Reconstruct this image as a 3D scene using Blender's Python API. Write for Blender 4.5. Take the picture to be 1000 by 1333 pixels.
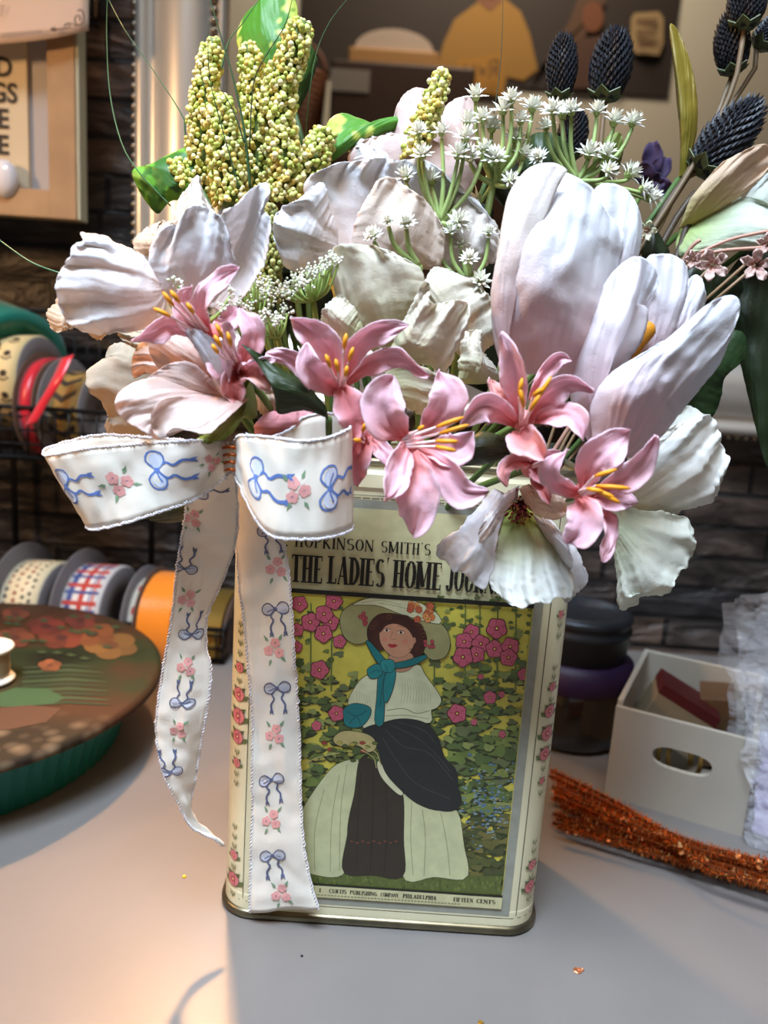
import bpy, math, random
import numpy as np
from mathutils import Vector, noise
SC = bpy.context.scene
for o in list(bpy.data.objects): bpy.data.objects.remove(o)
COL = SC.collection
# ------------------------------------------------------------------ camera
FPX = 1000.0; TH = math.radians(11.3); PH = math.radians(3.8)
CAM = np.array([-.011, -.391, .286])
Fw = np.array([0, math.cos(TH), -math.sin(TH)]); R0 = np.array([1., 0, 0]); U0 = np.array([0, math.sin(TH), math.cos(TH)])
Rt = math.cos(PH)*R0+math.sin(PH)*U0; Up = -math.sin(PH)*R0+math.cos(PH)*U0
cd = bpy.data.cameras.new('camera'); cam = bpy.data.objects.new('camera', cd); COL.objects.link(cam); SC.camera = cam
from mathutils import Matrix
cam.matrix_world = Matrix(((Rt[0], Up[0], -Fw[0], CAM[0]), (Rt[1], Up[1], -Fw[1], CAM[1]), (Rt[2], Up[2], -Fw[2], CAM[2]), (0, 0, 0, 1)))
cd.sensor_fit = 'VERTICAL'; cd.sensor_height = 36; cd.lens = 36*FPX/1333
cd.clip_start = .01; cd.clip_end = 50
cd.dof.use_dof = True; cd.dof.focus_distance = .35; cd.dof.aperture_fstop = 7.5
# ------------------------------------------------------------------ world and lights
w = bpy.data.worlds.new('world'); SC.world = w; w.use_nodes = True
w.node_tree.nodes['Background'].inputs[0].default_value = (.62, .68, .8, 1); w.node_tree.nodes['Background'].inputs[1].default_value = .075
def area(name, loc, target, size, power, color, size_y=None):
    l = bpy.data.lights.new(name, 'AREA'); l.energy = power; l.color = color; l.size = size
    if size_y: l.shape = 'RECTANGLE'; l.size_y = size_y
    o = bpy.data.objects.new(name, l); COL.objects.link(o); o.location = loc
    o.rotation_euler = (Vector(target)-Vector(loc)).to_track_quat('-Z', 'Y').to_euler(); return o
d = area('window_daylight', (-.22, -.52, 1.32), (.02, -.12, .22), .55, 6.8, (.64, .80, 1.0), .45); d.data.spread = math.radians(66)
area('left_table_lamp', (-.70, -.10, .55), (0, 0, .25), .08, 3.2, (1.0, .58, .27))
r_ = area('added_mirror_bounce', (-.18, .362, .65), (-.13, -.10, .0), .045, 1.5, (1.0, .52, .20))  # added lamp, stands in for warm light thrown back by the mirror
area('added_wall_fill', (.2, -1.0, 2.1), (.2, -1.62, 1.2), .5, 22, (1.0, .86, .68))  # unseen fill light, added to brighten the pale wall behind the camera
SC.view_settings.view_transform = 'Standard'; SC.view_settings.look = 'None'; SC.view_settings.gamma = 1
SC.view_settings.exposure = 0.05; SC.view_settings.use_curve_mapping = False

r_.data.spread = math.radians(58)
# ------------------------------------------------------------------ helpers
def ray(x, y): return Fw+(x-500)/FPX*Rt+(666.5-y)/FPX*Up
def P(x, y, Y):
    d = ray(x, y); return CAM+d*(Y-CAM[1])/d[1]
def G(x, y, z=0):
    d = ray(x, y); return CAM+d*(z-CAM[2])/d[2]
def proj(p):
    v = np.asarray(p)-CAM; q = v@Fw; return 500+FPX*(v@Rt)/q, 666.5-FPX*(v@Up)/q
def lin(c):
    return tuple((x/255/12.92 if x/255 <= .04045 else ((x/255+.055)/1.055)**2.4) for x in c[:3])
def unit(v): v = np.asarray(v, float); return v/max(1e-12, np.linalg.norm(v))
def nz(x, y, z=0): return noise.noise(Vector((x, y, z)))
def lerp(a, b, t): return a+(b-a)*t
def sm(t): t = min(1, max(0, t)); return t*t*(3-2*t)

def mat(name, color=(128, 128, 128), rough=.5, metal=0, attr=False, trans=0, bump=0, bscale=800, emit=None, coat=0, sheen=0, noise_mix=0, nscale=8, alpha=None, transm=0, ior=1.45, bdist=.0004):
    m = bpy.data.materials.new(name); m.use_nodes = True; nt = m.node_tree; N = nt.nodes; L = nt.links
    b = N['Principled BSDF']; out = N['Material Output']
    c = lin(color)
    b.inputs['Roughness'].default_value = rough; b.inputs['Metallic'].default_value = metal
    b.inputs['Coat Weight'].default_value = coat; b.inputs['Sheen Weight'].default_value = sheen
    b.inputs['Transmission Weight'].default_value = transm; b.inputs['IOR'].default_value = ior
    b.inputs['Base Color'].default_value = (*c, 1)
    src = None
    tc = N.new('ShaderNodeTexCoord')
    if attr:
        a = N.new('ShaderNodeAttribute'); a.attribute_name = 'Col'; src = a.outputs['Color']
    if noise_mix:
        n = N.new('ShaderNodeTexNoise'); n.inputs['Scale'].default_value = nscale; n.inputs['Detail'].default_value = 6
        L.new(tc.outputs['Object'], n.inputs['Vector'])
        mr = N.new('ShaderNodeMapRange'); mr.inputs[1].default_value = .3; mr.inputs[2].default_value = .7; mr.inputs[3].default_value = 1-noise_mix; mr.inputs[4].default_value = 1+noise_mix*.5
        L.new(n.outputs['Fac'], mr.inputs[0])
        mx = N.new('ShaderNodeMix'); mx.data_type = 'RGBA'; mx.blend_type = 'MULTIPLY'; mx.inputs[0].default_value = 1
        if src: L.new(src, mx.inputs[6])
        else: mx.inputs[6].default_value = (*c, 1)
        L.new(mr.outputs[0], mx.inputs[7]); src = mx.outputs[2]
    if src: L.new(src, b.inputs['Base Color'])
    if bump:
        n2 = N.new('ShaderNodeTexNoise'); n2.inputs['Scale'].default_value = bscale; n2.inputs['Detail'].default_value = 3
        L.new(tc.outputs['Object'], n2.inputs['Vector'])
        bp = N.new('ShaderNodeBump'); bp.inputs['Strength'].default_value = bump; bp.inputs['Distance'].default_value = bdist
        L.new(n2.outputs['Fac'], bp.inputs['Height']); L.new(bp.outputs[0], b.inputs['Normal'])
    if emit: b.inputs['Emission Color'].default_value = (*lin(emit[:3]), 1); b.inputs['Emission Strength'].default_value = emit[3]
    if trans:
        t = N.new('ShaderNodeBsdfTranslucent'); mxs = N.new('ShaderNodeMixShader'); mxs.inputs[0].default_value = trans
        if src: L.new(src, t.inputs[0])
        else: t.inputs[0].default_value = (*c, 1)
        L.new(b.outputs[0], mxs.inputs[1]); L.new(t.outputs[0], mxs.inputs[2]); L.new(mxs.outputs[0], out.inputs[0])
    if alpha is not None: b.inputs['Alpha'].default_value = alpha
    return m

WLOC = {}
def wl(p): return np.zeros(3) if p is None else WLOC[p.name]
def mesh(name, V, F, m, parent=None, cols=None, smooth=True, solid=0, loc=None, mats=None, midx=None, bevel=0):
    """world-coordinate vertices -> ONE object; its origin sits at loc (or the parent's origin)"""
    V = np.asarray(V, float); base = wl(parent)
    l0 = base if loc is None else np.asarray(loc, float)
    me = bpy.data.meshes.new(name); me.from_pydata([tuple(v) for v in V-l0], [], [tuple(int(i) for i in f) for f in F])
    me.materials.append(m)
    for q in (mats or []): me.materials.append(q)
    if midx is not None: me.polygons.foreach_set('material_index', [int(i) for i in midx])
    if cols is not None:
        at = me.attributes.new('Col', 'FLOAT_COLOR', 'POINT')
        c = np.ones((len(V), 4)); c[:, :3] = np.asarray(cols)[:, :3]; at.data.foreach_set('color', c.ravel())
    me.polygons.foreach_set('use_smooth', [smooth]*len(me.polygons)); me.update()
    o = bpy.data.objects.new(name, me); COL.objects.link(o)
    if parent is not None: o.parent = parent
    o.location = l0-base; WLOC[o.name] = l0
    if solid: s = o.modifiers.new('thickness', 'SOLIDIFY'); s.thickness = solid; s.offset = 0
    if bevel: s = o.modifiers.new('bevel', 'BEVEL'); s.width = bevel; s.segments = 2; s.limit_method = 'ANGLE'
    return o
def tag(o, label, cat=None, group=None, kind=None):
    if label: o['label'] = label
    if cat: o['category'] = cat
    if group: o['group'] = group
    if kind: o['kind'] = kind
    return o
def thing(name, label, cat, loc, group=None):
    o = bpy.data.objects.new(name, None); COL.objects.link(o); o.location = loc; o.empty_display_size = .01
    WLOC[o.name] = np.array(loc, float); return tag(o, label, cat, group)

class MB:
    def __init__(s): s.V = []; s.F = []; s.C = []; s.c = (1, 1, 1); s.M = []; s.mi = 0
    def color(s, c): s.c = lin(c); return s
    def add(s, V, F):
        k = len(s.V); s.V += [tuple(v) for v in V]; s.F += [tuple(i+k for i in f) for f in F]; s.C += [s.c]*len(V); s.M += [s.mi]*len(F)
    def box(s, lo, hi, ax=None, org=(0, 0, 0)):
        c = [(x, y, z) for x in (lo[0], hi[0]) for y in (lo[1], hi[1]) for z in (lo[2], hi[2])]
        if ax is not None: c = [tuple(np.asarray(org)+p[0]*np.asarray(ax[0])+p[1]*np.asarray(ax[1])+p[2]*np.asarray(ax[2])) for p in c]
        s.add(c, [(0, 1, 3, 2), (4, 6, 7, 5), (0, 4, 5, 1), (2, 3, 7, 6), (0, 2, 6, 4), (1, 5, 7, 3)])
    def tube(s, pts, r, k=6, cap=True, flat=1.0):
        pts = [np.asarray(p, float) for p in pts]; n = len(pts)
        rr = r if hasattr(r, '__len__') else [r]*n
        t0 = unit(pts[1]-pts[0]); a = unit(np.cross(t0, [0, 0, 1]) if abs(t0[2]) < .9 else np.cross(t0, [1, 0, 0])); V = []
        for i in range(n):
            t = unit(pts[min(i+1, n-1)]-pts[max(i-1, 0)]); a = unit(a-t*(a@t)); b = np.cross(t, a)
            for j in range(k):
                q = 2*math.pi*j/k; V.append(pts[i]+rr[i]*(math.cos(q)*a+flat*math.sin(q)*b))
        F = [(i*k+j, i*k+(j+1) % k, (i+1)*k+(j+1) % k, (i+1)*k+j) for i in range(n-1) for j in range(k)]
        if cap: F += [tuple(range(k))[::-1], tuple((n-1)*k+j for j in range(k))]
        s.add(V, F)
    def ball(s, c, r, k=8, n=5, ax=None, sc=(1, 1, 1)):
        V = []; F = []
        ax = ax if ax is not None else np.eye(3)
        for i in range(n+1):
            a = math.pi*i/n
            for j in range(k):
                q = 2*math.pi*j/k
                l = (math.sin(a)*math.cos(q)*sc[0], math.sin(a)*math.sin(q)*sc[1], math.cos(a)*sc[2])
                V.append(np.asarray(c)+r*(l[0]*ax[0]+l[1]*ax[1]+l[2]*ax[2]))
        F = [(i*k+j, (i+1)*k+j, (i+1)*k+(j+1) % k, i*k+(j+1) % k) for i in range(n) for j in range(k)]
        s.add(V, F)
    def lathe(s, prof, c=(0, 0, 0), k=48, ax=None):
        """prof: (r, h) list; ax: three axes, the third is the axis of revolution"""
        ax = ax if ax is not None else np.eye(3); V = []; n = len(prof)
        for r, h in prof:
            for j in range(k):
                q = 2*math.pi*j/k; V.append(np.asarray(c)+r*math.cos(q)*np.asarray(ax[0])+r*math.sin(q)*np.asarray(ax[1])+h*np.asarray(ax[2]))
        s.add(V, [(i*k+j, i*k+(j+1) % k, (i+1)*k+(j+1) % k, (i+1)*k+j) for i in range(n-1) for j in range(k)])
    def poly(s, pts): s.add(pts, [tuple(range(len(pts)))])
    def build(s, name, m, parent=None, cols=False, **kw):
        if kw.get('mats'): kw['midx'] = s.M
        return mesh(name, s.V, s.F, m, parent, cols=s.C if cols else None, **kw)

def cr(pts, n, closed=False):
    p = np.asarray(pts, float); m = len(p)
    if m == 2: return np.array([lerp(p[0], p[1], t) for t in np.linspace(0, 1, n)])
    idx = lambda i: p[i % m] if closed else p[min(max(i, 0), m-1)]
    out = []; segs = m if closed else m-1
    for i in range(segs):
        a, b, c, d = idx(i-1), idx(i), idx(i+1), idx(i+2)
        for t in np.linspace(0, 1, 14, endpoint=False):
            out.append(.5*((2*b)+(-a+c)*t+(2*a-5*b+4*c-d)*t*t+(-a+3*b-3*c+d)*t**3))
    out.append(p[0] if closed else p[-1]); out = np.array(out)
    L = np.r_[0, np.cumsum(np.linalg.norm(np.diff(out, axis=0), axis=1))]
    s = np.linspace(0, L[-1], n)
    return np.stack([np.interp(s, L, out[:, k]) for k in range(out.shape[1])], 1)
def PX(pts): return [P(*p) for p in pts]

RNG = random.Random(7)
PET = mat('petal_cloth', rough=.66, attr=True, trans=.34, bump=.5, bscale=1300, sheen=.15, bdist=.0004)
SILK = mat('satin_petal_cloth', rough=.46, attr=True, trans=.26, bump=.4, bscale=1200, sheen=.2, bdist=.0004)
LEAFM = mat('leaf_cloth', rough=.5, attr=True, trans=.12, bump=.3, bscale=500)
STEM = mat('stem_plastic', (104, 132, 62), rough=.5, attr=False)
ATT = mat('moulded_plastic', rough=.55, attr=True)

def petal(name, parent, loop, Yb, Yt, cb, ct, edge=None, bulge=-.006, cup=.004, rip=.0022, freq=4, ph=0, frill=.9, m=None, n=46, thick=.00022, wr=.0006, sharp=1.0, label=None):
    lp = cr(loop, 3*n)
    ctr = lp.mean(0); h_ = .8*46/n
    jit = np.array([unit(lp[i]-ctr)*(2.2*nz(i*.10*h_, ph*7+1, 3)*1.6+1.5*abs(nz(i*.33*h_, ph*3+2, 5))*2-1.0)+1.3*np.array([nz(i*.6*h_, ph*7+1, 3), nz(i*.6*h_, ph*7+5, 9)]) for i in range(3*n)])*frill*1.5
    f = np.minimum(1, np.minimum(np.arange(3*n), 3*n-1-np.arange(3*n))/10.)[:, None]
    lp = lp+jit*f
    Lc = lp[:n]; T = lp[n-1:2*n+1]; Rc = lp[2*n:][::-1]
    T = T[np.round(np.linspace(0, len(T)-1, n)).astype(int)]
    us = np.linspace(0, 1, n); B = np.array([lerp(lp[0], lp[-1], u) for u in us])
    Lc = np.vstack([Lc[:-1], T[:1]]); Rc = np.vstack([Rc[:-1], T[-1:]]); Rc[0] = B[-1]
    V = []; C = []; cb = np.array(lin(cb)); ct = np.array(lin(ct)); ce = np.array(lin(edge)) if edge else ct*1.0
    for j, v in enumerate(us):
        for i, u in enumerate(us):
            q = (1-v)*B[i]+v*T[i]+(1-u)*Lc[j]+u*Rc[j]-((1-u)*(1-v)*B[0]+u*(1-v)*B[-1]+(1-u)*v*T[0]+u*v*T[-1])
            Y = lerp(Yb, Yt, v**sharp)+bulge*math.sin(math.pi*min(1, v*1.02)*.9)*(1-(2*u-1)**2)+cup*(2*u-1)**2*v
            a = rip*(v**2.4+.04); uw = u+.16*nz(u*2.3, v*1.4, ph+8)
            Y += a*math.sin(2*math.pi*freq*.8*uw+ph+1.5*v)+a*.35*math.sin(2*math.pi*freq*2.1*uw+ph*2.1-2*v)*v
            Y += wr*(1.1*nz(q[0]*.03, q[1]*.03, ph)+.22*nz(q[0]*.13, q[1]*.09, ph+3))*2*(.4+.6*v)
            cr_ = nz(u*13+ph, v*2.2, ph)+.7*nz(u*29, v*4.5, ph+2); Y += wr*1.0*cr_*(.30+.70*v); ed = max(0, 1-min(1-v, u+.1*(1-v), 1-u+.1*(1-v))*7); Y += ed*frill*.0013*nz((u+v)*15+ph, (u-v)*15, ph)
            V.append(P(q[0], q[1], Y))
            e = max(0, 1-min(1-v, min(u, 1-u)*1.5+(1-v)*.1)*9)*v
            c = cb+(ct-cb)*sm(v*1.25); c = c+(ce-c)*e*.8
            vein = 1-.02*abs(math.sin(math.pi*freq*3*u+ph)); C.append(c*vein)
    F = [(j*n+i, j*n+i+1, (j+1)*n+i+1, (j+1)*n+i) for j in range(n-1) for i in range(n-1)]
    o = mesh(name, V, F, m or PET, parent, cols=C, solid=thick)
    if label: o['label'] = label
    return o

def strap(name, parent, spine, w, cb, ct, roll=0, cup=.35, rip=.0012, ph=0, m=None, twist=0, peak=.56, n=34, k=17, tipw=.02, basew=.22, thick=.00025, edge=None, label=None):
    """strap petal along a spine of (px, py, Y); w = full width in photo pixels at the spine's depth"""
    S = cr(PX(spine), n); V = []; C = []; cb = np.array(lin(cb)); ct = np.array(lin(ct)); ce = np.array(lin(edge)) if edge is not None else ct
    mid = S[n//2]; W = w/FPX*((mid-CAM)@Fw)/2
    for j in range(n):
        s = j/(n-1); t = unit(S[min(j+1, n-1)]-S[max(j-1, 0)]); vv = unit(S[j]-CAM)
        sd = unit(np.cross(t, vv)); nn = np.cross(sd, t); a = roll+twist*s
        sd2 = math.cos(a)*sd+math.sin(a)*nn; nn2 = -math.sin(a)*sd+math.cos(a)*nn
        if s < peak: pf = basew+(1-basew)*math.sin(math.pi/2*s/peak)**1.2
        else: pf = tipw+(1-tipw)*math.cos(math.pi/2*(s-peak)/(1-peak))**.75
        for i in range(k):
            u = 2*i/(k-1)-1; ww = W*pf*(1+.16*nz(s*5, 3*(u > 0), ph)+.05*nz(s*16, u*2, ph)+.05*abs(u)**3*nz(s*40, 4*(u > 0), ph))
            off = -cup*W*pf*(u*u)-.10*W*math.exp(-(u*5)**2)*-1+rip*abs(u)**1.5*math.sin(11*s+ph+(1.7 if u > 0 else 0))*(.3+s)
            V.append(S[j]+sd2*u*ww+nn2*off+(.0012*nz(s*4.5, u*1.6, ph+5)+.0006*nz(s*4, u*6, ph+6)+.0004*nz(s*9, u*9, ph+7)+.0008*u*u*nz(s*14, u, ph+9))*nn2)
            c = cb+(ct-cb)*sm(s*1.5); c = c+(ce-c)*(abs(u)**3)*.7*sm(s*3); C.append(c*(1-.08*math.exp(-(u*7)**2)))
    F = [(j*k+i, j*k+i+1, (j+1)*k+i+1, (j+1)*k+i) for j in range(n-1) for i in range(k-1)]
    o = mesh(name, V, F, m or PET, parent, cols=C, solid=thick)
    if label: o['label'] = label
    return o
def stemto(parent, px, py, Y, r=.0016, end=None, color=(92, 118, 56)):
    e = end or (RNG.uniform(-.05, .05), RNG.uniform(-.02, .025), .15); a = P(px, py, Y); e = np.array(e)
    mid = lerp(a, e, .5)+np.array([0, .012, .012])
    b = MB(); b.color(color).tube(cr([a, mid, e], 12), r, 7); return b.build('stem', ATT, parent, cols=True)

# text and lettering
def text_polys(s, size, sx=1.0, bold=0.0):
    cu = bpy.data.curves.new('t', 'FONT'); cu.body = s; cu.size = size; cu.offset = bold; cu.align_x = 'LEFT'; cu.resolution_u = 3
    o = bpy.data.objects.new('t', cu); COL.objects.link(o); bpy.context.view_layer.update()
    me = bpy.data.meshes.new_from_object(o.evaluated_get(bpy.context.evaluated_depsgraph_get()))
    V = [(v.co.x*sx, v.co.y) for v in me.vertices]; F = [tuple(p.vertices) for p in me.polygons]
    bpy.data.objects.remove(o); bpy.data.meshes.remove(me); return V, F
def arc(cx, cy, rx, ry, a0, a1, n=12): return [(cx+rx*math.cos(math.radians(a)), cy+ry*math.sin(math.radians(a))) for a in np.linspace(a0, a1, n)]
def stroke(pts, w0, w1=None):
    """constant or tapering stroke -> list of quads in 2D"""
    p = np.asarray(pts, float); n = len(p); q = []; w1 = w0 if w1 is None else w1
    for i in range(n):
        t = unit(p[min(i+1, n-1)]-p[max(i-1, 0)]); nn = np.array([-t[1], t[0]]); w = lerp(w0, w1, i/(n-1))/2; q.append((p[i]-nn*w, p[i]+nn*w))
    return [[q[i][0], q[i+1][0], q[i+1][1], q[i][1]] for i in range(n-1)]
def serif_glyph(ch, T=.15, t=.045):
    """narrow old-style capital with thick stems and thin slab serifs, height 1 -> (width, list of polygons)"""
    R = []; w = .50
    def V(x, y0=0, y1=1, sr=(1, 1)):
        R.append([(x-T/2, y0), (x+T/2, y0), (x+T/2, y1), (x-T/2, y1)])
        if sr[0]: R.append([(x-T*.95, y0), (x+T*.95, y0), (x+T*.95, y0+t), (x-T*.95, y0+t)])
        if sr[1]: R.append([(x-T*.95, y1-t), (x+T*.95, y1-t), (x+T*.95, y1), (x-T*.95, y1)])
    def H(x0, x1, y, k=t): R.append([(x0, y-k/2), (x1, y-k/2), (x1, y+k/2), (x0, y+k/2)])
    def A(cx, cy, rx, ry, a0, a1, th=T, tn=t):
        p = arc(cx, cy, rx, ry, a0, a1, 16)
        for i in range(15):
            a = math.radians(lerp(a0, a1, (i+.5)/15)); k = lerp(tn, th, abs(math.cos(a))); R.extend(stroke([p[i], p[i+1]], k))
    if ch == 'T': V(.25, sr=(1, 0)); H(0, .5, .97, .06); H(0, .05, .9, .12); H(.45, .5, .9, .12)
    elif ch == 'H': V(.11); V(.42); H(.11, .42, .52); w = .54
    elif ch == 'E': V(.11); H(.1, .42, .97, .06); H(.1, .34, .52); H(.1, .44, .03, .06); H(.38, .43, .88, .16); H(.39, .45, .12, .18); w = .46
    elif ch == 'F': V(.11); H(.1, .42, .97, .06); H(.1, .34, .52); H(.38, .43, .88, .16); w = .44
    elif ch == 'L': V(.11); H(.1, .42, .03, .06); H(.37, .43, .12, .18); w = .44
    elif ch == 'I': V(.11); w = .22
    elif ch == 'A': R.extend(stroke([(.04, 0), (.26, 1)], t*1.3)); R.extend(stroke([(.44, 0), (.25, 1)], T)); H(.1, .4, .3); H(-.02, .13, .02); H(.33, .55, .02); w = .53
    elif ch == 'D': V(.11); A(.14, .5, .30, .475, -90, 90); w = .5
    elif ch == 'S': A(.23, .74, .17, .24, 40, 270); A(.23, .27, .18, .25, -140, 90); w = .46
    elif ch == 'O': A(.26, .5, .2, .475, 0, 360); w = .52
    elif ch == 'C': A(.26, .5, .2, .475, 45, 315); w = .48
    elif ch == 'G': A(.26, .5, .2, .475, 45, 330); V(.42, .1, .45, (0, 1)); w = .54
    elif ch == 'M': V(.08, sr=(1, 1)); V(.60); R.extend(stroke([(.1, 1), (.33, .1)], T)); R.extend(stroke([(.34, .1), (.56, 1)], t*1.2)); w = .72
    elif ch == 'N': R.extend(stroke([(.06, 0), (.06, 1)], t*1.2)); R.extend(stroke([(.46, 0), (.46, 1)], t*1.2)); R.extend(stroke([(.06, 1), (.46, 0)], T)); H(0, .12, .02); H(.38, .54, .98); H(0, .1, .98); w = .55
    elif ch == 'J': V(.24, .2, 1, (0, 1)); A(.13, .2, .11, .2, 180, 360); w = .36
    elif ch == 'U': V(.11, .3, 1, (0, 1)); R.extend(stroke([(.44, .3), (.44, 1)], t*1.3)); A(.275, .3, .165, .28, 180, 360); H(.36, .52, .98); w = .54
    elif ch in 'RPB':
        V(.11); A(.16, .74, .22, .235, -90, 90)
        if ch == 'R': R.extend(stroke([(.2, .5), (.46, 0)], T)); w = .52
        elif ch == 'B': A(.16, .27, .26, .245, -90, 90); w = .48
        else: w = .44
    elif ch == 'K': V(.11); R.extend(stroke([(.14, .42), (.42, 1)], t*1.3)); R.extend(stroke([(.2, .55), (.46, 0)], T)); w = .52
    elif ch == 'Y': V(.25, 0, .5, (1, 0)); R.extend(stroke([(.25, .45), (.05, 1)], T)); R.extend(stroke([(.25, .45), (.45, 1)], t*1.2)); w = .5
    elif ch == "'": R.append([(.03, 1.08), (.13, 1.08), (.07, .84)]); w = .18
    elif ch == '.': R.append([(.03, 0), (.13, 0), (.13, .12), (.03, .12)]); w = .2
    elif ch == ',': R.append([(.03, -.1), (.13, .1), (.03, .1)]); w = .2
    else: w = .28; return w, R
    return w+.06, R
def serif_text(s, x0, x1, y0, h, T=.15, t=.045):
    g = [serif_glyph(c, T, t) for c in s]; W = sum(a for a, _ in g); k = (x1-x0)/W; x = 0; out = []
    for a, R in g:
        for r in R: out.append([(x0+(x+p[0])*k, y0+p[1]*h) for p in r])
        x += a
    return out

# ------------------------------------------------------------------ the setting
def brick_mat():
    m = mat('dark_stacked_slate', rough=.42); nt = m.node_tree; N = nt.nodes; L = nt.links; b = N['Principled BSDF']
    tc = N.new('ShaderNodeTexCoord'); mp = N.new('ShaderNodeMapping'); mp.inputs['Rotation'].default_value = (math.pi/2, 0, 0)
    L.new(tc.outputs['Object'], mp.inputs[0])
    br = N.new('ShaderNodeTexBrick'); br.inputs['Scale'].default_value = 1; br.offset = .37; br.squash = 1.5; br.squash_frequency = 3; br.inputs['Brick Width'].default_value = .15; br.inputs['Row Height'].default_value = .034
    br.inputs['Mortar Size'].default_value = .003; br.inputs['Mortar Smooth'].default_value = .4; br.inputs['Color1'].default_value = (*lin((70, 58, 50)), 1); br.inputs['Color2'].default_value = (*lin((34, 33, 34)), 1); br.inputs['Mortar'].default_value = (*lin((20, 18, 18)), 1)
    L.new(mp.outputs[0], br.inputs[0])
    n = N.new('ShaderNodeTexNoise'); n.inputs['Scale'].default_value = 14; n.inputs['Detail'].default_value = 8; n.inputs['Distortion'].default_value = .6
    st = N.new('ShaderNodeMapping'); st.inputs['Scale'].default_value = (1, 1, 2.6); L.new(tc.outputs['Object'], st.inputs[0]); L.new(st.outputs[0], n.inputs[0])
    rp = N.new('ShaderNodeMapRange'); rp.inputs[1].default_value = .35; rp.inputs[2].default_value = .75; rp.inputs[3].default_value = .45; rp.inputs[4].default_value = 3.0
    L.new(n.outputs['Fac'], rp.inputs[0])
    mx = N.new('ShaderNodeMix'); mx.data_type = 'RGBA'; mx.blend_type = 'MULTIPLY'; mx.inputs[0].default_value = 1
    L.new(br.outputs['Color'], mx.inputs[6]); L.new(rp.outputs[0], mx.inputs[7]); L.new(mx.outputs[2], b.inputs['Base Color'])
    ad = N.new('ShaderNodeMath'); ad.operation = 'MULTIPLY_ADD'; ad.inputs[1].default_value = .8; L.new(n.outputs['Fac'], ad.inputs[0])
    iv = N.new('ShaderNodeMath'); iv.operation = 'SUBTRACT'; iv.inputs[0].default_value = 1; L.new(br.outputs['Fac'], iv.inputs[1]); L.new(iv.outputs[0], ad.inputs[2])
    bp = N.new('ShaderNodeBump'); bp.inputs['Strength'].default_value = .9; bp.inputs['Distance'].default_value = .02
    L.new(ad.outputs[0], bp.inputs['Height']); L.new(bp.outputs[0], b.inputs['Normal'])
    return m
b = MB(); b.box((-1.5, .40, -.75), (1.5, .50, 1.5)); tag(b.build('wall_back', brick_mat(), smooth=False), None, kind='structure')
b = MB(); b.box((-2.6, -1.72, -.75), (2.8, -1.62, 2.4)); tag(b.build('wall_front', mat('beige_paint', (206, 196, 178), .8), smooth=False), None, kind='structure')
b = MB(); b.box((-2.6, -1.72, -.80), (2.8, .5, -.75)); tag(b.build('floor', mat('floor_boards', (96, 74, 56), .5, noise_mix=.3), smooth=False), None, kind='structure')

tb = thing('work_table', 'smooth grey laminate craft table carrying everything', 'table', (0, 0, -.75))
TBM = mat('grey_laminate', (116, 111, 107), .36, bump=.10, bscale=260, noise_mix=.05, nscale=25)
b = MB(); b.box((-.75, -.55, -.028), (.75, .385, 0)); b.build('tabletop', TBM, tb, smooth=False, bevel=.003)
for sx in (-.68, .68):
    for sy in (-.48, .31):
        b = MB(); b.box((sx-.02, sy-.02, -.75), (sx+.02, sy+.02, -.028)); b.build('leg', mat('leg_steel', (60, 60, 62), .4, .8), tb, smooth=False)

# framed mirror leaning on the dark wall; it reflects the pale wall behind the camera
MY = .375
fm = thing('framed_mirror', 'large mirror in a wide silver frame edged with beads, hung on the dark stone wall', 'mirror', (.14, MY, .2))
SIL = mat('brushed_silver_leaf', (214, 210, 202), .34, .55, bump=.12, bscale=120)
BEAD = mat('bead_metal', (150, 138, 122), .25, .9)
MX0, MX1, MZ0, MZ1 = -.182, .62, .315, .95
b = MB(); b.box((MX0-.01, MY, MZ0-.01), (MX1+.01, MY+.006, MZ1+.01)); b.build('mirror_glass', mat('mirror_silvering', (225, 225, 222), .0, 1.0), fm, smooth=False)
def rail(p0, p1, wdir, wd):
    """convex frame rail from p0 to p1 along its inner edge, growing outwards by wdir*wd"""
    prof = [(0, 0), (0, -.012), (.004, -.014), (.007, -.009), (.010, -.009), (.013, -.014), (.022, -.022), (.035, -.026), (.048, -.023), (.060, -.014), (.064, -.009), (.070, -.009), (.073, -.013), (.079, -.013), (.082, 0)]
    m = MB(); V = []; k = len(prof); dr = unit(np.array(p1)-np.array(p0))
    for q, sg in ((p0, -1), (p1, 1)):
        for u, h in prof: V.append(np.array(q)+np.array(wdir)*u*wd/.082+dr*sg*u*wd/.082+np.array([0, h, 0]))
    m.add(V, [(i, i+1, k+i+1, k+i) for i in range(k-1)]); return m.build('frame_rail', SIL, fm)
rail((MX0, MY, MZ0), (MX0, MY, MZ1), (-1, 0, 0), .082); rail((MX1, MY, MZ0), (MX1, MY, MZ1), (1, 0, 0), .082)
rail((MX0, MY, MZ0), (MX1, MY, MZ0), (0, 0, -1), .082); rail((MX0, MY, MZ1), (MX1, MY, MZ1), (0, 0, 1), .082)
for off, nm in ((.0085, 'inner_bead_trim'), (.082, 'outer_bead_trim')):
    b = MB(); hgt = MY-.0125
    x0, x1, z0, z1 = MX0-off, MX1+off, MZ0-off, MZ1+off
    if off > .05: hgt = MY-.006
    st = .0085
    for i in range(int((z1-z0)/st)): b.ball((x0, hgt, z0+i*st), .0036, 8, 5); b.ball((x1, hgt, z0+i*st), .0036, 6, 4)
    for i in range(int((x1-x0)/st)): b.ball((x0+i*st, hgt, z0), .0036, 8, 5); b.ball((x0+i*st, hgt, z1), .0036, 6, 4)
    o = b.build(nm, BEAD, fm); o['kind'] = 'stuff'

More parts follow.
